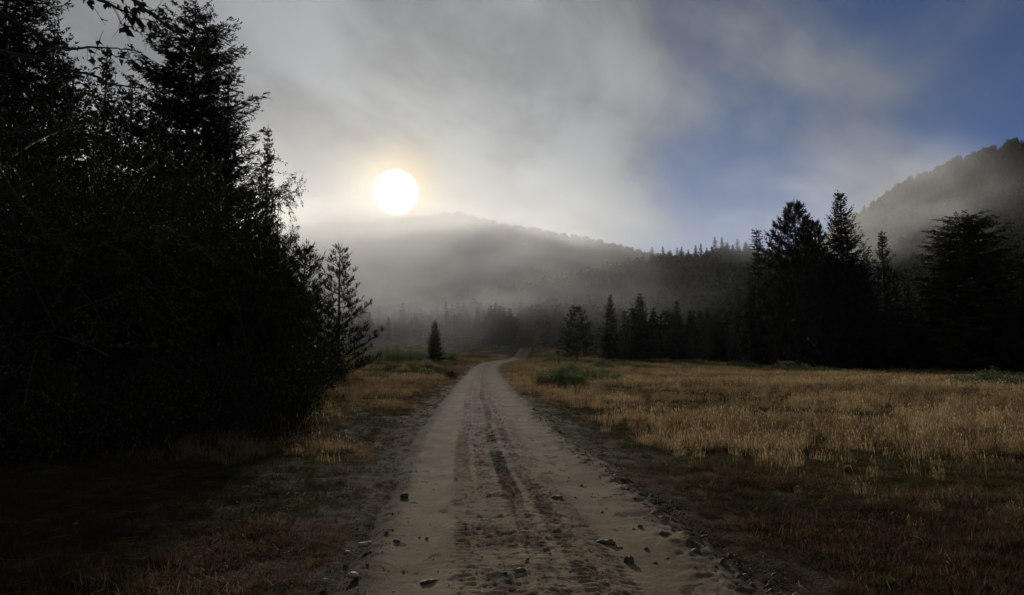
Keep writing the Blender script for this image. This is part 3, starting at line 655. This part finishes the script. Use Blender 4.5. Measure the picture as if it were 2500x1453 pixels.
bush('bush', 56, 1102, 878, 102, 44, 34, 'small pale bush at the right foot of the lone little spruce', M_BUSHP, 2500, 0.13)
bush('bush', 57, 1008, 882, 98, 70, 40, 'pale green bush just left of the lone little spruce', M_BUSHP, 3200, 0.13)
bush('bush', 58, 955, 885, 92, 85, 48, 'rounded green bush between the brushy pine and the lone spruce', M_BUSH, 3500, 0.13)
bush('bush', 59, 895, 890, 84, 90, 50, 'pale misty bush right under the brushy pine', M_BUSHP, 3500, 0.12)
bush('bush', 60, 1350, 872, 118, 130, 16, 'long low green bush at the far meadow edge right of the track', M_BUSH, 2500, 0.14, 0.4)
bush('bush', 61, 1150, 868, 124, 110, 14, 'long low olive bush at the far meadow edge left of the track', M_DRYSH, 2500, 0.14, 0.4)
bush('shrub', 62, 1072, 905, 62, 40, 24, 'rusty dead shrub in the grass, the left of two by the track', M_DRYSH, 1800, 0.07, cat='shrub', group='rusty shrubs by the track')
bush('shrub', 63, 1098, 915, 52, 34, 30, 'rusty dead shrub in the grass, the right of two by the track', M_DRYSH, 1800, 0.06, cat='shrub', group='rusty shrubs by the track')
bush('shrub', 64, 930, 905, 55, 150, 22, 'low wide rust-brown growth left of the rusty dead shrubs', M_DRYSH, 3000, 0.07, 0.5, cat='shrub', group='rusty shrubs by the track')
# wooden stake
p = at(1364, 880, 88); zg = float(ground_h(np.array([p[0]]), np.array([88.]))[0]); ztop = at(1364, 848, 88)[2]
tk = Tris(); tk.tube(np.array([[0, 0, -.1], [0.01, 0, (ztop - zg) * .5], [0.03, 0, ztop - zg - .06], [0.035, 0, ztop - zg]]), [.085, .08, .07, .01], 8)
o = link('wooden_stake', tk.mesh('wooden_stake', M_WOOD), None, (p[0], 88, zg)); tag(o, 'thin dark wooden stake standing in the meadow left of the lone bushy pine', 'post')

# ------------------------------------------------------------------ stones and clods
def rock_mat(name, a, b):
    m = bpy.data.materials.new(name); m.use_nodes = True; t = m.node_tree; p = t.nodes['Principled BSDF']
    pos = N(t, 'ShaderNodeTexCoord').outputs['Object']; f = noise(t, pos, 14, 5, 0.65)
    t.links.new(mixc(t, mapr(t, f, .35, .65, 0, 1), a, b), p.inputs['Base Color']); p.inputs['Roughness'].default_value = 0.85
    bp = N(t, 'ShaderNodeBump'); bp.inputs['Strength'].default_value = .6; bp.inputs['Distance'].default_value = .01; t.links.new(f, bp.inputs['Height']); t.links.new(bp.outputs[0], p.inputs['Normal'])
    return m
M_STONE = rock_mat('pale_stone', (0.16, 0.145, 0.12), (0.34, 0.31, 0.27)); M_CLOD = rock_mat('dark_clod', (0.030, 0.024, 0.018), (0.11, 0.088, 0.066))
def blob(seed, n=14, crumb=0.25):
    rg = np.random.default_rng(seed); th = np.linspace(0, math.pi, n // 2 + 1)[1:-1]; ph = np.arange(n) * 6.283 / n
    T, Pq = np.meshgrid(th, ph, indexing='ij'); d = np.stack([np.sin(T) * np.cos(Pq), np.sin(T) * np.sin(Pq), np.cos(T)], -1)
    pl = unit_rows(rg.normal(0, 1, (9, 3))); cut = rg.uniform(.62, .95, 9)
    rr_ = np.min(np.where(d @ pl.T > .05, cut / np.maximum(d @ pl.T, .05), 9), -1); rr_ = np.minimum(rr_, 1.1) * (1 + crumb * (rg.random(rr_.shape) - .5))
    V = (d * rr_[..., None]).reshape(-1, 3); V = np.concatenate([V, [[0, 0, .7], [0, 0, -.7]]]); m = len(th); Fs = []
    for a in range(m - 1):
        for b in range(n): b2 = (b + 1) % n; Fs += [(a * n + b, (a + 1) * n + b, (a + 1) * n + b2), (a * n + b, (a + 1) * n + b2, a * n + b2)]
    for b in range(n): b2 = (b + 1) % n; Fs += [(m * n, b, b2), (m * n + 1, (m - 1) * n + b2, (m - 1) * n + b)]
    return V, np.array(Fs)
def unit_rows(v): return v / np.linalg.norm(v, axis=1, keepdims=True)
def surf_z(x, y):
    u = road_u(np.array([x]), np.array([y]))
    if abs(u[0]) < 1.7: return float(H(np.array([x]), np.array([y]))[0] + 0.035 + road_h(u, np.array([y]))[0][0])
    return float(ground_h(np.array([x]), np.array([y]))[0])
def rock(name, px, py, wpx, hpx, mat, label, cat, group, seed, crumb=0.2, deep=0.9):
    d = ray(px, py); Y = EYE / -d[2] * d[1]; x = d[0] * Y / d[1]
    for _ in range(4):
        z = surf_z(x, Y); Y = (EYE - z) / -d[2] * d[1]; x = d[0] * Y / d[1]
    w = wpx / F * Y / 2 * (.85 if name == 'clod' else 1); hz = hpx / F * Y / 2 * (.85 if name == 'clod' else 1)
    V, Fs = blob(seed, 16 if wpx > 34 else 12, crumb); V = V * [w, w * deep, hz * 1.1]
    o = link(name, raw_mesh(name, V, Fs, mat), None, (x, Y, surf_z(x, Y) + hz * (.05 if name == 'clod' else .25))); o.rotation_euler = (0, 0, 0); tag(o, label, cat, group)
G1 = 'stones lying about the verge'; G2 = 'clods of soil on the track'
for k, a in enumerate([
 ('clod', 987, 1212, 24, 20, 1, 'black crumbly clod alone on the left smooth wheel track'),
 ('clod', 966, 1322, 22, 14, 1, 'dark clod at the left edge of the track near the pale flat stones'),
 ('clod', 944, 1300, 12, 9, 1, 'tiny dark clod just up-left of the clod by the pale flat stones'),
 ('stone', 889, 1331, 26, 13, 0, 'pale pointed stone on the left verge, upper of the nearest pair'),
 ('stone', 902, 1327, 14, 9, 0, 'small grey stone touching the pale pointed stone'),
 ('stone', 864, 1406, 30, 14, 0, 'pale flat stone on the left verge near the bottom of the picture'),
 ('stone', 794, 1419, 18, 12, 0, 'round pale pebble in the dark turf left of the flat stone'),
 ('stone', 873, 1271, 11, 6, 0, 'small bright chip on the left verge above the paired stones'),
 ('stone', 848, 1345, 14, 7, 0, 'flat white chip beside the pale pointed stone'),
 ('clod', 1362, 1219, 34, 16, 1, 'dark crumbled clod right of the dark tyre print in the middle'),
 ('clod', 1419, 1187, 14, 9, 1, 'small dark clod on the right smooth wheel track, farthest of its row'),
 ('clod', 1480, 1326, 52, 20, 1, 'wide flattened dark clod on the right half of the track'),
 ('clod', 1512, 1338, 26, 10, 1, 'crumb at the right tail of the wide flattened clod'),
 ('stone', 1536, 1374, 22, 24, 1, 'sharp black stone standing up on the right wheel track'),
 ('clod', 1579, 1341, 14, 11, 1, 'dark clod up-right of the sharp black stone'),
 ('clod', 1563, 1287, 16, 14, 1, 'oval dark clod at the inner side of the crumbled right verge'),
 ('clod', 1624, 1306, 30, 20, 1, 'lump in the crumbled right verge beside the oval clod'),
 ('clod', 1600, 1375, 12, 9, 1, 'little round clod right of the sharp black stone'),
 ('clod', 1470, 1252, 10, 8, 1, 'little clod between the crumbled middle clod and the verge'),
 ('clod', 1048, 1422, 50, 18, 1, 'curved heap of dark soil at the bottom left of the track'),
 ('clod', 1815, 1412, 40, 22, 1, 'large lump at the outer right verge near the bottom of the picture'),
 ('clod', 1700, 1345, 26, 14, 1, 'lump halfway along the crumbled right verge'),
 ('clod', 1270, 1395, 34, 14, 1, 'dark clod in the middle of the track near the bottom'),
 ('stone', 2088, 1278, 28, 16, 0, 'pale rounded stone in the right meadow, left one of the touching pair'),
 ('stone', 2109, 1280, 22, 11, 0, 'pale flatter stone in the right meadow, right one of the touching pair'),
 ('clod', 2069, 1146, 34, 20, 1, 'black lump of soil in the tall grass of the right meadow'),
 ('stone', 378, 1405, 22, 11, 0, 'dim flat stone in the left shade near the bottom'),
 ('stone', 348, 1368, 26, 12, 0, 'dim stone in the left shade just above the flat one'),
 ('stone', 185, 1282, 18, 11, 0, 'dim stone far out in the left shade'),
 ('stone', 471, 1400, 11, 10, 0, 'small bright stone in the mossy turf on the left'),
 ('stone', 1303, 998, 9, 5, 0, 'small white stone on the right verge far up the track'),
 ]):
    rock(a[0], a[1], a[2], a[3], a[4], M_CLOD if a[5] else M_STONE, a[6], 'clod' if a[0] == 'clod' else 'stone', G2 if a[0] == 'clod' else G1, 200 + k, 0.35 if a[5] else 0.12, 0.8)

# ------------------------------------------------------------------ ground cover, instanced on real points
def scatter(name, pts, rots, scl, idx, sources, label=None):
    c = bpy.data.collections.new(name + '_kit')
    for k, (me_) in enumerate(sources):
        o = bpy.data.objects.new('%s_tuft_%02d' % (name, k), me_); c.objects.link(o)
    me = bpy.data.meshes.new(name); n = len(pts); me.vertices.add(n); me.vertices.foreach_set('co', np.asarray(pts, np.float32).ravel())
    a = me.attributes.new('rot', 'FLOAT_VECTOR', 'POINT'); a.data.foreach_set('vector', np.asarray(rots, np.float32).ravel())
    a = me.attributes.new('scl', 'FLOAT_VECTOR', 'POINT'); a.data.foreach_set('vector', np.asarray(scl, np.float32).ravel())
    a = me.attributes.new('pick', 'INT', 'POINT'); a.data.foreach_set('value', np.asarray(idx, np.int32).ravel())
    o = link(name, me); tag(o, label, None, None, 'stuff')
    ng = bpy.data.node_groups.new(name, 'GeometryNodeTree'); ng.interface.new_socket('Geometry', in_out='INPUT', socket_type='NodeSocketGeometry'); ng.interface.new_socket('Geometry', in_out='OUTPUT', socket_type='NodeSocketGeometry')
    gi = ng.nodes.new('NodeGroupInput'); go = ng.nodes.new('NodeGroupOutput'); ip = ng.nodes.new('GeometryNodeInstanceOnPoints'); ci = ng.nodes.new('GeometryNodeCollectionInfo')
    ci.inputs['Collection'].default_value = c; ci.inputs['Separate Children'].default_value = True; ci.inputs['Reset Children'].default_value = True
    def attr(nm, ty):
        q = ng.nodes.new('GeometryNodeInputNamedAttribute'); q.data_type = ty; q.inputs['Name'].default_value = nm
        return [s for s in q.outputs if s.enabled and s.name == 'Attribute'][0]
    ng.links.new(gi.outputs[0], ip.inputs['Points']); ng.links.new(ci.outputs[0], ip.inputs['Instance']); ip.inputs['Pick Instance'].default_value = True
    ng.links.new(attr('pick', 'INT'), ip.inputs['Instance Index']); ng.links.new(attr('rot', 'FLOAT_VECTOR'), ip.inputs['Rotation']); ng.links.new(attr('scl', 'FLOAT_VECTOR'), ip.inputs['Scale'])
    ng.links.new(ip.outputs[0], go.inputs[0]); md = o.modifiers.new('scatter', 'NODES'); md.node_group = ng
    return o
def tuft(seed, n, rad, h, wid, mat, lean=0.35, seedhead=0.3, name='tuft'):
    rg = np.random.default_rng(seed); T = Tris(); a = rg.uniform(0, 6.283, n); q = rad * np.sqrt(rg.random(n))
    O = np.stack([q * np.cos(a), q * np.sin(a), -0.02 * np.ones(n)], -1); hh = h * rg.uniform(0.35, 1.0, n) ** 1.0
    d = rg.uniform(0, 6.283, n); ln = np.abs(rg.normal(0, lean, n)); L = np.stack([np.cos(d) * ln, np.sin(d) * ln, 0 * d], -1)
    P1 = O + L * hh[:, None] * .35 + np.array([0, 0, 1.]) * hh[:, None] * .55; P2 = O + L * hh[:, None] + np.array([0, 0, 1.]) * hh[:, None] * (1 - .25 * ln[:, None])
    sd_ = np.stack([np.cos(d + 1.57 + rg.normal(0, .8, n)), np.sin(d + 1.57), 0 * d], -1); w = wid * rg.uniform(.6, 1.3, n)[:, None]
    A = O - sd_ * w; B = O + sd_ * w; C = P1 + sd_ * w * .7; D = P1 - sd_ * w * .7
    T.add(np.stack([A, B, C], 1)); T.add(np.stack([A, C, D], 1)); T.add(np.stack([D, C, P2], 1))
    m = rg.random(n) < seedhead
    if m.any():
        P = P2[m]; dd = nrm(P2[m] - P1[m]); T.diamonds(P - dd * .02, P + dd * h * .16, sd_[m], wid * 2.0 * np.ones(m.sum()))
    return T.mesh(name, mat)
rgn = np.random.default_rng(99)
def samples(n, r0, r1, a0=-41, a1=41, pw=1.0):
    """more tufts per square metre close by"""
    r = np.exp(rgn.uniform(math.log(r0), math.log(r1), n)) if pw == 0 else (r0 ** pw + rgn.random(n) * (r1 ** pw - r0 ** pw)) ** (1 / pw)
    a = np.radians(rgn.uniform(a0, a1, n)); return r * np.sin(a), r * np.cos(a)
def pack(x, y, sc, idx, tilt=0.12, wide=1.0):
    z = ground_h(x, y); n = len(x)
    rot = np.stack([rgn.normal(0, tilt, n), rgn.normal(0, tilt, n), rgn.uniform(0, 6.28, n)], -1)
    return np.stack([x, y, z], -1), rot, np.stack([sc * wide, sc * wide, sc], -1), idx
def track_in_field(x, y):   # old flattened wheel marks crossing the right meadow
    l1 = y - (21.5 - 0.55 * (x - 7)); return np.exp(-(l1 / 0.5) ** 2) * (x > 4.5) + np.exp(-((l1 + 1.9) / 0.45) ** 2) * (x > 4.5)
tall = [tuft(300 + k, 40, 0.24, 0.40, 0.0038, M_GRASS, 0.30, 0.35) for k in range(4)] + [tuft(310 + k, 46, 0.22, 0.36, 0.0042, M_GRASSR, 0.35, 0.3) for k in range(2)]
far = [tuft(320 + k, 60, 0.48, 0.42, 0.010, M_GRASS, 0.25, 0.2) for k in range(3)] + [tuft(330 + k, 60, 0.46, 0.36, 0.010, M_GRASSR, 0.3, 0.2) for k in range(2)]
turf = [tuft(340 + k, 85, 0.17, 0.10, 0.0026, M_TURF, 0.9, 0.0) for k in range(3)] + [tuft(350 + k, 85, 0.17, 0.07, 0.0026, M_MOSS, 1.0, 0.0) for k in range(2)] + [tuft(360, 60, 0.17, 0.11, 0.0024, M_GRASSR, 0.9, 0.0)]
stalk = [tuft(370 + k, 5, 0.38, 0.60, 0.0024, M_GRASSR if k else M_GRASS, 0.22, 0.9) for k in range(3)]
# tall dry grass, near and middle distance
x, y = samples(30000, 4.5, 46, pw=1.25)
u = road_u(x, y); au = np.abs(u); m_ = fbm(x * .35, y * .35, 3, 81)
side = np.where(u > 0, sst(2.0 - 0.5 * sst(14, 30, y), 4.3 - 2.3 * sst(14, 30, y), au + 2.2 * (m_ - .5)), sst(1.9, 3.4, au + 2 * (m_ - .5)) * sst(10.5, 15, y + 2 * (m_ - .5)))
shade = np.where(x < 0, sst(-10 - .1 * y, -6.0 - .1 * y, x) , 1) * np.where((x < -3.4) & (y < 14), sst(-7.5, -4.5, x), 1)
m3_ = fbm(x * 1.1, y * .55, 3, 83)
dens = side * (0.12 + 0.95 * sst(.36, .60, m_)) * (0.35 + .75 * sst(.38, .55, m3_)) * (1 - .85 * track_in_field(x, y)) * shade
keep = rgn.random(len(x)) < dens; x, y, m_, u = x[keep], y[keep], m_[keep], u[keep]
sc = (0.45 + 0.55 * side[keep]) * (0.35 + 0.85 * m_) * rgn.uniform(.55, 1.25, len(x)) * (0.50 + 0.45 * sst(5, 16, y))
idx = np.where(rgn.random(len(x)) < (0.40 + 0.30 * (u < 0) + .25 * (y < 11)), rgn.integers(4, 6, len(x)), rgn.integers(0, 4, len(x)))
scatter('tall_dry_grass', *pack(x, y, sc, idx), tall, 'golden brown dry grass standing over the meadow both sides of the track')
# far grass
x, y = samples(34000, 40, 215, -36, 38, pw=1.3)
u = road_u(x, y); dens = sst(1.4, 2.0, np.abs(u)) * np.where(x < -16 - .05 * y, 0.35, 1) * (y < 205) * np.where(y > 125, .8, 1)
keep = rgn.random(len(x)) < dens; x, y, u = x[keep], y[keep], u[keep]
sc = rgn.uniform(.7, 1.15, len(x)) * (0.7 + .5 * fbm(x * .1, y * .1, 2, 84)) * np.clip(0.45 + (np.abs(u) - 1.4) / 3, 0.3, 1); idx = np.where(rgn.random(len(x)) < .3 + .3 * (u < 0), rgn.integers(3, 5, len(x)), rgn.integers(0, 3, len(x)))
scatter('far_dry_grass', *pack(x, y, sc, idx, 0.08, 1.25), far, 'pale dry grass of the distant clearing before the woods')
# short turf over the verges and the foreground
x, y = samples(62000, 3.6, 46, -42, 42, pw=1.0)
u = road_u(x, y); au = np.abs(u); m_ = fbm(x * .9, y * .9, 3, 88)
dens = sst(1.26, 1.62, au + .6 * (m_ - .5)) * sst(.24, .46, m_ + .12 * sst(1.5, 2.6, au))
keep = rgn.random(len(x)) < dens; x, y, m_, u = x[keep], y[keep], m_[keep], u[keep]
g_ = fbm(x * .6 + 40, y * .6, 3, 90); sc = rgn.uniform(.4, 1.25, len(x)) * (0.45 + .55 * sst(1.5, 2.6, np.abs(u))) * (.7 + .6 * fbm(x * 2, y * 2, 2, 93))
idx = np.where(g_ + .10 * (u < 0) > .53, rgn.integers(3, 5, len(x)), np.where(rgn.random(len(x)) < .10, 5, rgn.integers(0, 3, len(x))))
scatter('short_turf', *pack(x, y, sc, idx, .2), turf, 'short mossy and russet turf along both verges of the track')
# single seed stalks
x, y = samples(2600, 6, 40, -40, 40, pw=1.2); u = road_u(x, y); m_ = fbm(x * .5, y * .5, 2, 95)
keep = (rgn.random(len(x)) < np.where(u > 0, sst(2.6, 4.5, u), sst(2.2, 3.5, -u) * (y > 11) * (x > -9)) * sst(.45, .7, m_)); x, y = x[keep], y[keep]
scatter('seed_stalks', *pack(x, y, rgn.uniform(.6, 1.1, len(x)), rgn.integers(0, 3, len(x)), .1), stalk, 'pale seed stalks rising above the meadow grass')
# green weeds along the foot of the right wood and beside the track
def weed(seed):
    rg = np.random.default_rng(seed); T, C = shrub(seed, .35, .35, .6, 14, 260, .10); T.a += C.a; return T.mesh('weed', M_WEED)
weeds = [weed(400 + k) for k in range(3)]
t = rgn.random(900); px = 1330 + t * 1300; Yl = np.interp(px, [1330, 1500, 1700, 1850, 2050, 2250, 2650], [104, 97, 92, 74, 62, 58, 55]) + rgn.normal(0, 1.6, 900)
x = (px - CX) / F * Yl; y = Yl
keep = (fbm(x * .25, y * .25, 2, 97) > .46) & (rgn.random(900) < np.where(px < 2000, 1, .35)); x, y = x[keep], y[keep]
x2, y2 = samples(260, 45, 105, -20, -3); k2 = (road_u(x2, y2) < -3) & (fbm(x2 * .15, y2 * .15, 2, 98) > .5); x = np.concatenate([x, x2[k2]]); y = np.concatenate([y, y2[k2]])
scatter('green_weeds', *pack(x, y, rgn.uniform(.6, 1.25, len(x)), rgn.integers(0, 3, len(x)), .1), weeds, 'green weeds fringing the foot of the right wood and the clearing')
# crumbs and pebbles on the track and verges
peb = []
for k in range(4):
    V, Fs = blob(500 + k, 7, .3); peb.append(raw_mesh('crumb', V * [1, .9, .6], Fs, M_CLOD if k < 3 else M_STONE))
x, y = samples(52000, 3.8, 24, -35, 35, pw=.7); u = road_u(x, y)
dens = .95 * np.exp(-((u - 1.42) / .24) ** 2) + .6 * np.exp(-((u + 1.55) / .3) ** 2) + .30 * np.exp(-((u + .05) / .5) ** 4) + .17 * (np.abs(u) < 1.4) + .12 * (np.abs(u) > 1.7)
dens *= sst(.25, .6, fbm(u * 4, y * 3, 3, 67)) * (np.abs(u) < 4.5)
keep = rgn.random(len(x)) < dens; x, y, u = x[keep], y[keep], u[keep]
z = np.where(np.abs(u) < 1.7, H(x, y) + .035 + road_h(u, y)[0], ground_h(x, y)); n = len(x)
s_ = np.exp(rgn.normal(math.log(.0042), .55, n)) * (1 + 1.0 * np.exp(-((u - 1.42) / .28) ** 2)); s_ = np.minimum(s_, .03)
scatter('soil_crumbs', np.stack([x, y, z], -1), rgn.uniform(-3, 3, (n, 3)) * [.3, .3, 1], np.stack([s_] * 3, -1), np.where(rgn.random(n) < .10, 3, rgn.integers(0, 3, n)), peb, 'loose crumbs of soil and small pebbles on the track')
# straws and twigs lying in the verge
T = Tris(); x, y = samples(1500, 4.2, 16, -36, 30, pw=.8); u = road_u(x, y); keep = (np.abs(u) > 1.45) & (np.abs(u) < 5); x, y = x[keep], y[keep]
for a, b in zip(x, y):
    an = rgn.uniform(0, 6.28); L_ = rgn.uniform(.05, .28); zz = float(ground_h(np.array([a]), np.array([b]))[0]) + .05 + .02 * rgn.random(); w = rgn.uniform(-.3, .5)
    q = np.array([[0, 0, 0], [.5, .06 * w, .03], [1, .2 * w, .02 * rgn.normal()]]) * L_; ca, sa = math.cos(an), math.sin(an)
    P = np.stack([a + q[:, 0] * ca - q[:, 1] * sa, b + q[:, 0] * sa + q[:, 1] * ca, zz + q[:, 2]], -1); T.tube(P, [.0016, .0016, .0007], 3)
o = link('straw_litter', T.mesh('straw_litter', M_STRAW)); tag(o, 'loose straws and thin twigs littering the verges', kind='stuff')

# ------------------------------------------------------------------ wooded slopes
def low_conifer(seed, pw, R0, broad=False):
    rg = np.random.default_rng(seed); T = Tris(); T.tube(np.array([[0, 0, -.5], [0, 0, 4], [0, 0, 9.5]]), [.16, .12, .03], 4)
    if not broad:
        for w in range(15):
            t = w / 15; z = 10 * (0.06 + .94 * t); Rr = R0 * (1 - t) ** pw + .12; n = 9
            a = rg.uniform(0, 6.28) + np.arange(n) * 6.283 / n + rg.normal(0, .15, n); L = Rr * rg.uniform(.65, 1.2, n)
            P0 = np.stack([0 * a, 0 * a, z + .5 + 0 * a], -1); P1 = np.stack([np.cos(a) * L, np.sin(a) * L, z - L * .25 + rg.normal(0, .1, n)], -1)
            T.diamonds(P0, P1, np.stack([-np.sin(a), np.cos(a), 0 * a], -1), L * .36 + .08, .62)
            T.diamonds(P0 - [0, 0, .35], P1 + rg.normal(0, .3, (n, 3)), np.tile([0, 0, 1.], (n, 1)), L * .12 + .05, .6)
    else:
        n = 330; d = unit_rows(rg.normal(0, 1, (n, 3))); q = rg.random(n) ** .4; c = d * q[:, None] * [3.1, 3.1, 3.8] + [0, 0, 6.0]
        dd = unit_rows(rg.normal(0, 1, (n, 3))); T.diamonds(c - dd * .45, c + dd * .55, unit_rows(np.cross(dd, rg.normal(0, 1, (n, 3)))), .34 * np.ones(n))
    return T.mesh('far_tree', M_FOREST)
far_trees = [low_conifer(600, .9, 2.3), low_conifer(601, .8, 2.0), low_conifer(602, 1.0, 2.7), low_conifer(603, 1, 2, True), low_conifer(604, 1, 2, True)]
def wood(n, r0, r1, p0, p1, size, conif, crestR, name, label, seed):
    rg = np.random.default_rng(seed); az = rg.uniform(AZ(p0), AZ(p1), n); r = np.sqrt(rg.uniform(r0 ** 2, r1 ** 2, n)); x = r * np.sin(az); y = r * np.cos(az)
    u = road_u(x, y); keep = ~((np.abs(u) < 3.0) & (y < 200)); x, y = x[keep], y[keep]; n = len(x)
    c = rg.random(n) < conif; idx = np.where(c, rg.integers(0, 3, n), rg.integers(3, 5, n)); sc = size / 10 * rg.uniform(.65, 1.2, n)
    z = H(x, y) - .3; rot = np.stack([0 * x, 0 * x, rg.uniform(0, 6.28, n)], -1)
    scatter(name, np.stack([x, y, z], -1), rot, np.stack([sc, sc, sc], -1), idx, far_trees, label)
wood(5200, 215, 405, 500, 2900, 11, .75, 385, 'near_slope_forest', 'dark misty forest covering the lower slope behind the meadow', 701)
wood(15000, 560, 1150, 500, 1900, 12, .6, 1120, 'far_slope_forest', 'fog-veiled forest on the far mountain below the sun', 702)
wood(9500, 215, 530, 1700, 3400, 5.5, .6, 500, 'right_slope_forest', 'forest on the high mountain at the right', 703)
wood(620, 135, 225, 1840, 2950, 11, .9, 385, 'backing_forest', 'dark conifer wood standing close behind the right tree line', 704)
wood(330, 168, 228, 1190, 1560, 8, .8, 385, 'clearing_edge_forest', 'dim low forest closing the far end of the clearing around the track', 705)
wood(300, 192, 232, 560, 1190, 7, .8, 385, 'pale_far_wood', 'fog-paled low wood beyond the clearing left of the track', 707)
wood(70, 128, 150, 1520, 1860, 8, .95, 385, 'misty_conifer_band', 'misty small conifers filling in behind the slim spruces at the meadow edge', 706)
# ridge-top conifers one can tell apart
RT = [(1592, 603), (1618, 602), (1636, 612), (1653, 605), (1664, 603), (1681, 618), (1698, 598), (1711, 595), (1728, 612), (1745, 578), (1762, 580), (1775, 592), (1800, 583), (1788, 598), (1820, 592), (1572, 620)]
rt_names = ['left of the paired tips', 'first of the paired tips', 'small one between pairs', 'left of the close twins', 'right of the close twins', 'shortest before the gap', 'left of the stepped pair', 'right of the stepped pair', 'low one after the stepped pair', 'tallest on the ridge', 'slim one beside the tallest', 'low one right of the tallest', 'bushy-headed one', 'hidden one left of the bushy head', 'last before the narrow fir', 'leftmost, fading into the slope']
for k, ((px, top), nm) in enumerate(zip(RT, rt_names)):
    Y = 372 * math.cos(AZ(px)); p = at(px, top, Y); zg = float(H(p[:1], np.array([Y]))[0]) - .5; hh = p[2] - zg
    root = bpy.data.objects.new('spruce_tree', None); COL.objects.link(root); root.location = (p[0], Y, zg); s = hh / PROTO['spruce_a'][0]; w_ = s * 1.1
    root.scale = (w_, w_, s); root.rotation_euler = (0, 0, k * 1.3); tag(root, 'distant ridge-top spruce against the blue sky, ' + nm, 'tree', 'spruces on the distant ridge')
    key = 'spruce_' + 'abc'[k % 3]; link('trunk', PROTO[key][1], root); link('crown', PROTO[key][2], root)

# ------------------------------------------------------------------ air
def box(x0, x1, y0, y1, z0, z1):
    V = [(x, y, z) for x in (x0, x1) for y in (y0, y1) for z in (z0, z1)]
    return np.array(V, float), np.array([(0, 1, 3, 2), (4, 6, 7, 5), (0, 4, 5, 1), (2, 3, 7, 6), (0, 2, 6, 4), (1, 5, 7, 3)])
def volmat(name, col, dens, g, nodes=None):
    m = bpy.data.materials.new(name); m.use_nodes = True; t = m.node_tree; t.nodes.clear(); o = N(t, 'ShaderNodeOutputMaterial'); v = N(t, 'ShaderNodeVolumePrincipled')
    v.inputs['Color'].default_value = (*col, 1); v.inputs['Density'].default_value = dens; v.inputs['Anisotropy'].default_value = g
    t.links.new(v.outputs[0], o.inputs['Volume'])
    if nodes: t.links.new(nodes(t), v.inputs['Density'])
    return m
V, Fb = box(-2000, 2000, -2000, 2000, -3, 265)
o = link('haze', raw_mesh('haze', V, Fb, volmat('haze', (0.92, 0.95, 0.97), 0.000025, 0.6))); tag(o, 'thin morning haze filling the valley', kind='stuff')
def fog_bank(name, c, rad, dens, seed, label, sc=0.012, lo=0.40, hi=0.68, g=0.6):
    """a rolling bank of low cloud: an ellipsoid whose density breaks up in billows"""
    th = np.linspace(0, math.pi, 17)[1:-1]; ph = np.arange(32) * 6.283 / 32; T_, P_ = np.meshgrid(th, ph, indexing='ij')
    Vs = np.stack([np.sin(T_) * np.cos(P_), np.sin(T_) * np.sin(P_), np.cos(T_)], -1).reshape(-1, 3); Vs = np.concatenate([Vs, [[0, 0, 1], [0, 0, -1]]]) * np.array(rad); Fs = []
    for a in range(14):
        for b in range(32): b2 = (b + 1) % 32; Fs += [(a * 32 + b, (a + 1) * 32 + b, (a + 1) * 32 + b2), (a * 32 + b, (a + 1) * 32 + b2, a * 32 + b2)]
    for b in range(32): b2 = (b + 1) % 32; Fs += [(480, b, b2), (481, 448 + b2, 448 + b)]
    def dn(t):
        ob = N(t, 'ShaderNodeTexCoord').outputs['Object']
        nv = mapping(t, ob, scale=(1 / rad[0], 1 / rad[1], 1 / rad[2])); ln = N(t, 'ShaderNodeVectorMath', operation='LENGTH'); t.links.new(nv, ln.inputs[0])
        fo = mapr(t, ln.outputs['Value'], 1.0, 0.25, 0, 1)
        nz = noise(t, mapping(t, ob, scale=(1, 0.8, 1.7), rot=(0, R(20), 0), loc=(seed, 0, 0)), sc, 3, 0.55, 0.4)
        return math_(t, 'MULTIPLY', math_(t, 'MULTIPLY', fo, mapr(t, nz, lo, hi, 0.06, 1)), dens)
    m = volmat(name, (0.95, 0.95, 0.95), dens, g, dn); m.cycles.volume_step_rate = 1.0
    o = link(name, raw_mesh(name, Vs, np.array(Fs), m), None, c); tag(o, label, kind='stuff')
fog_bank('fog_bank', (-88, 205, 14), (160, 120, 56), 0.0132, 3.0, 'bright billowing fog bank drifting over the far slope under the sun', sc=0.026, lo=0.41, hi=0.60, g=0.36)
fog_bank('fog_bank', (-160, 690, 105), (285, 130, 46), 0.0215, 6.0, 'dense bright cap of fog dissolving the mountain top below the sun', sc=0.014, lo=0.34, hi=0.58, g=0.22)
fog_bank('fog_bank', (136, 290, 60), (72, 66, 34), 0.0125, 9.0, 'grey fog bank lying against the right mountain behind the pines', sc=0.022, g=0.15)
fog_bank('fog_bank', (-60, 640, 40), (640, 480, 130), 0.0008, 5.0, 'broad thin veil of mist filling the far valley', sc=0.006, lo=0.3, hi=0.7, g=0.25)
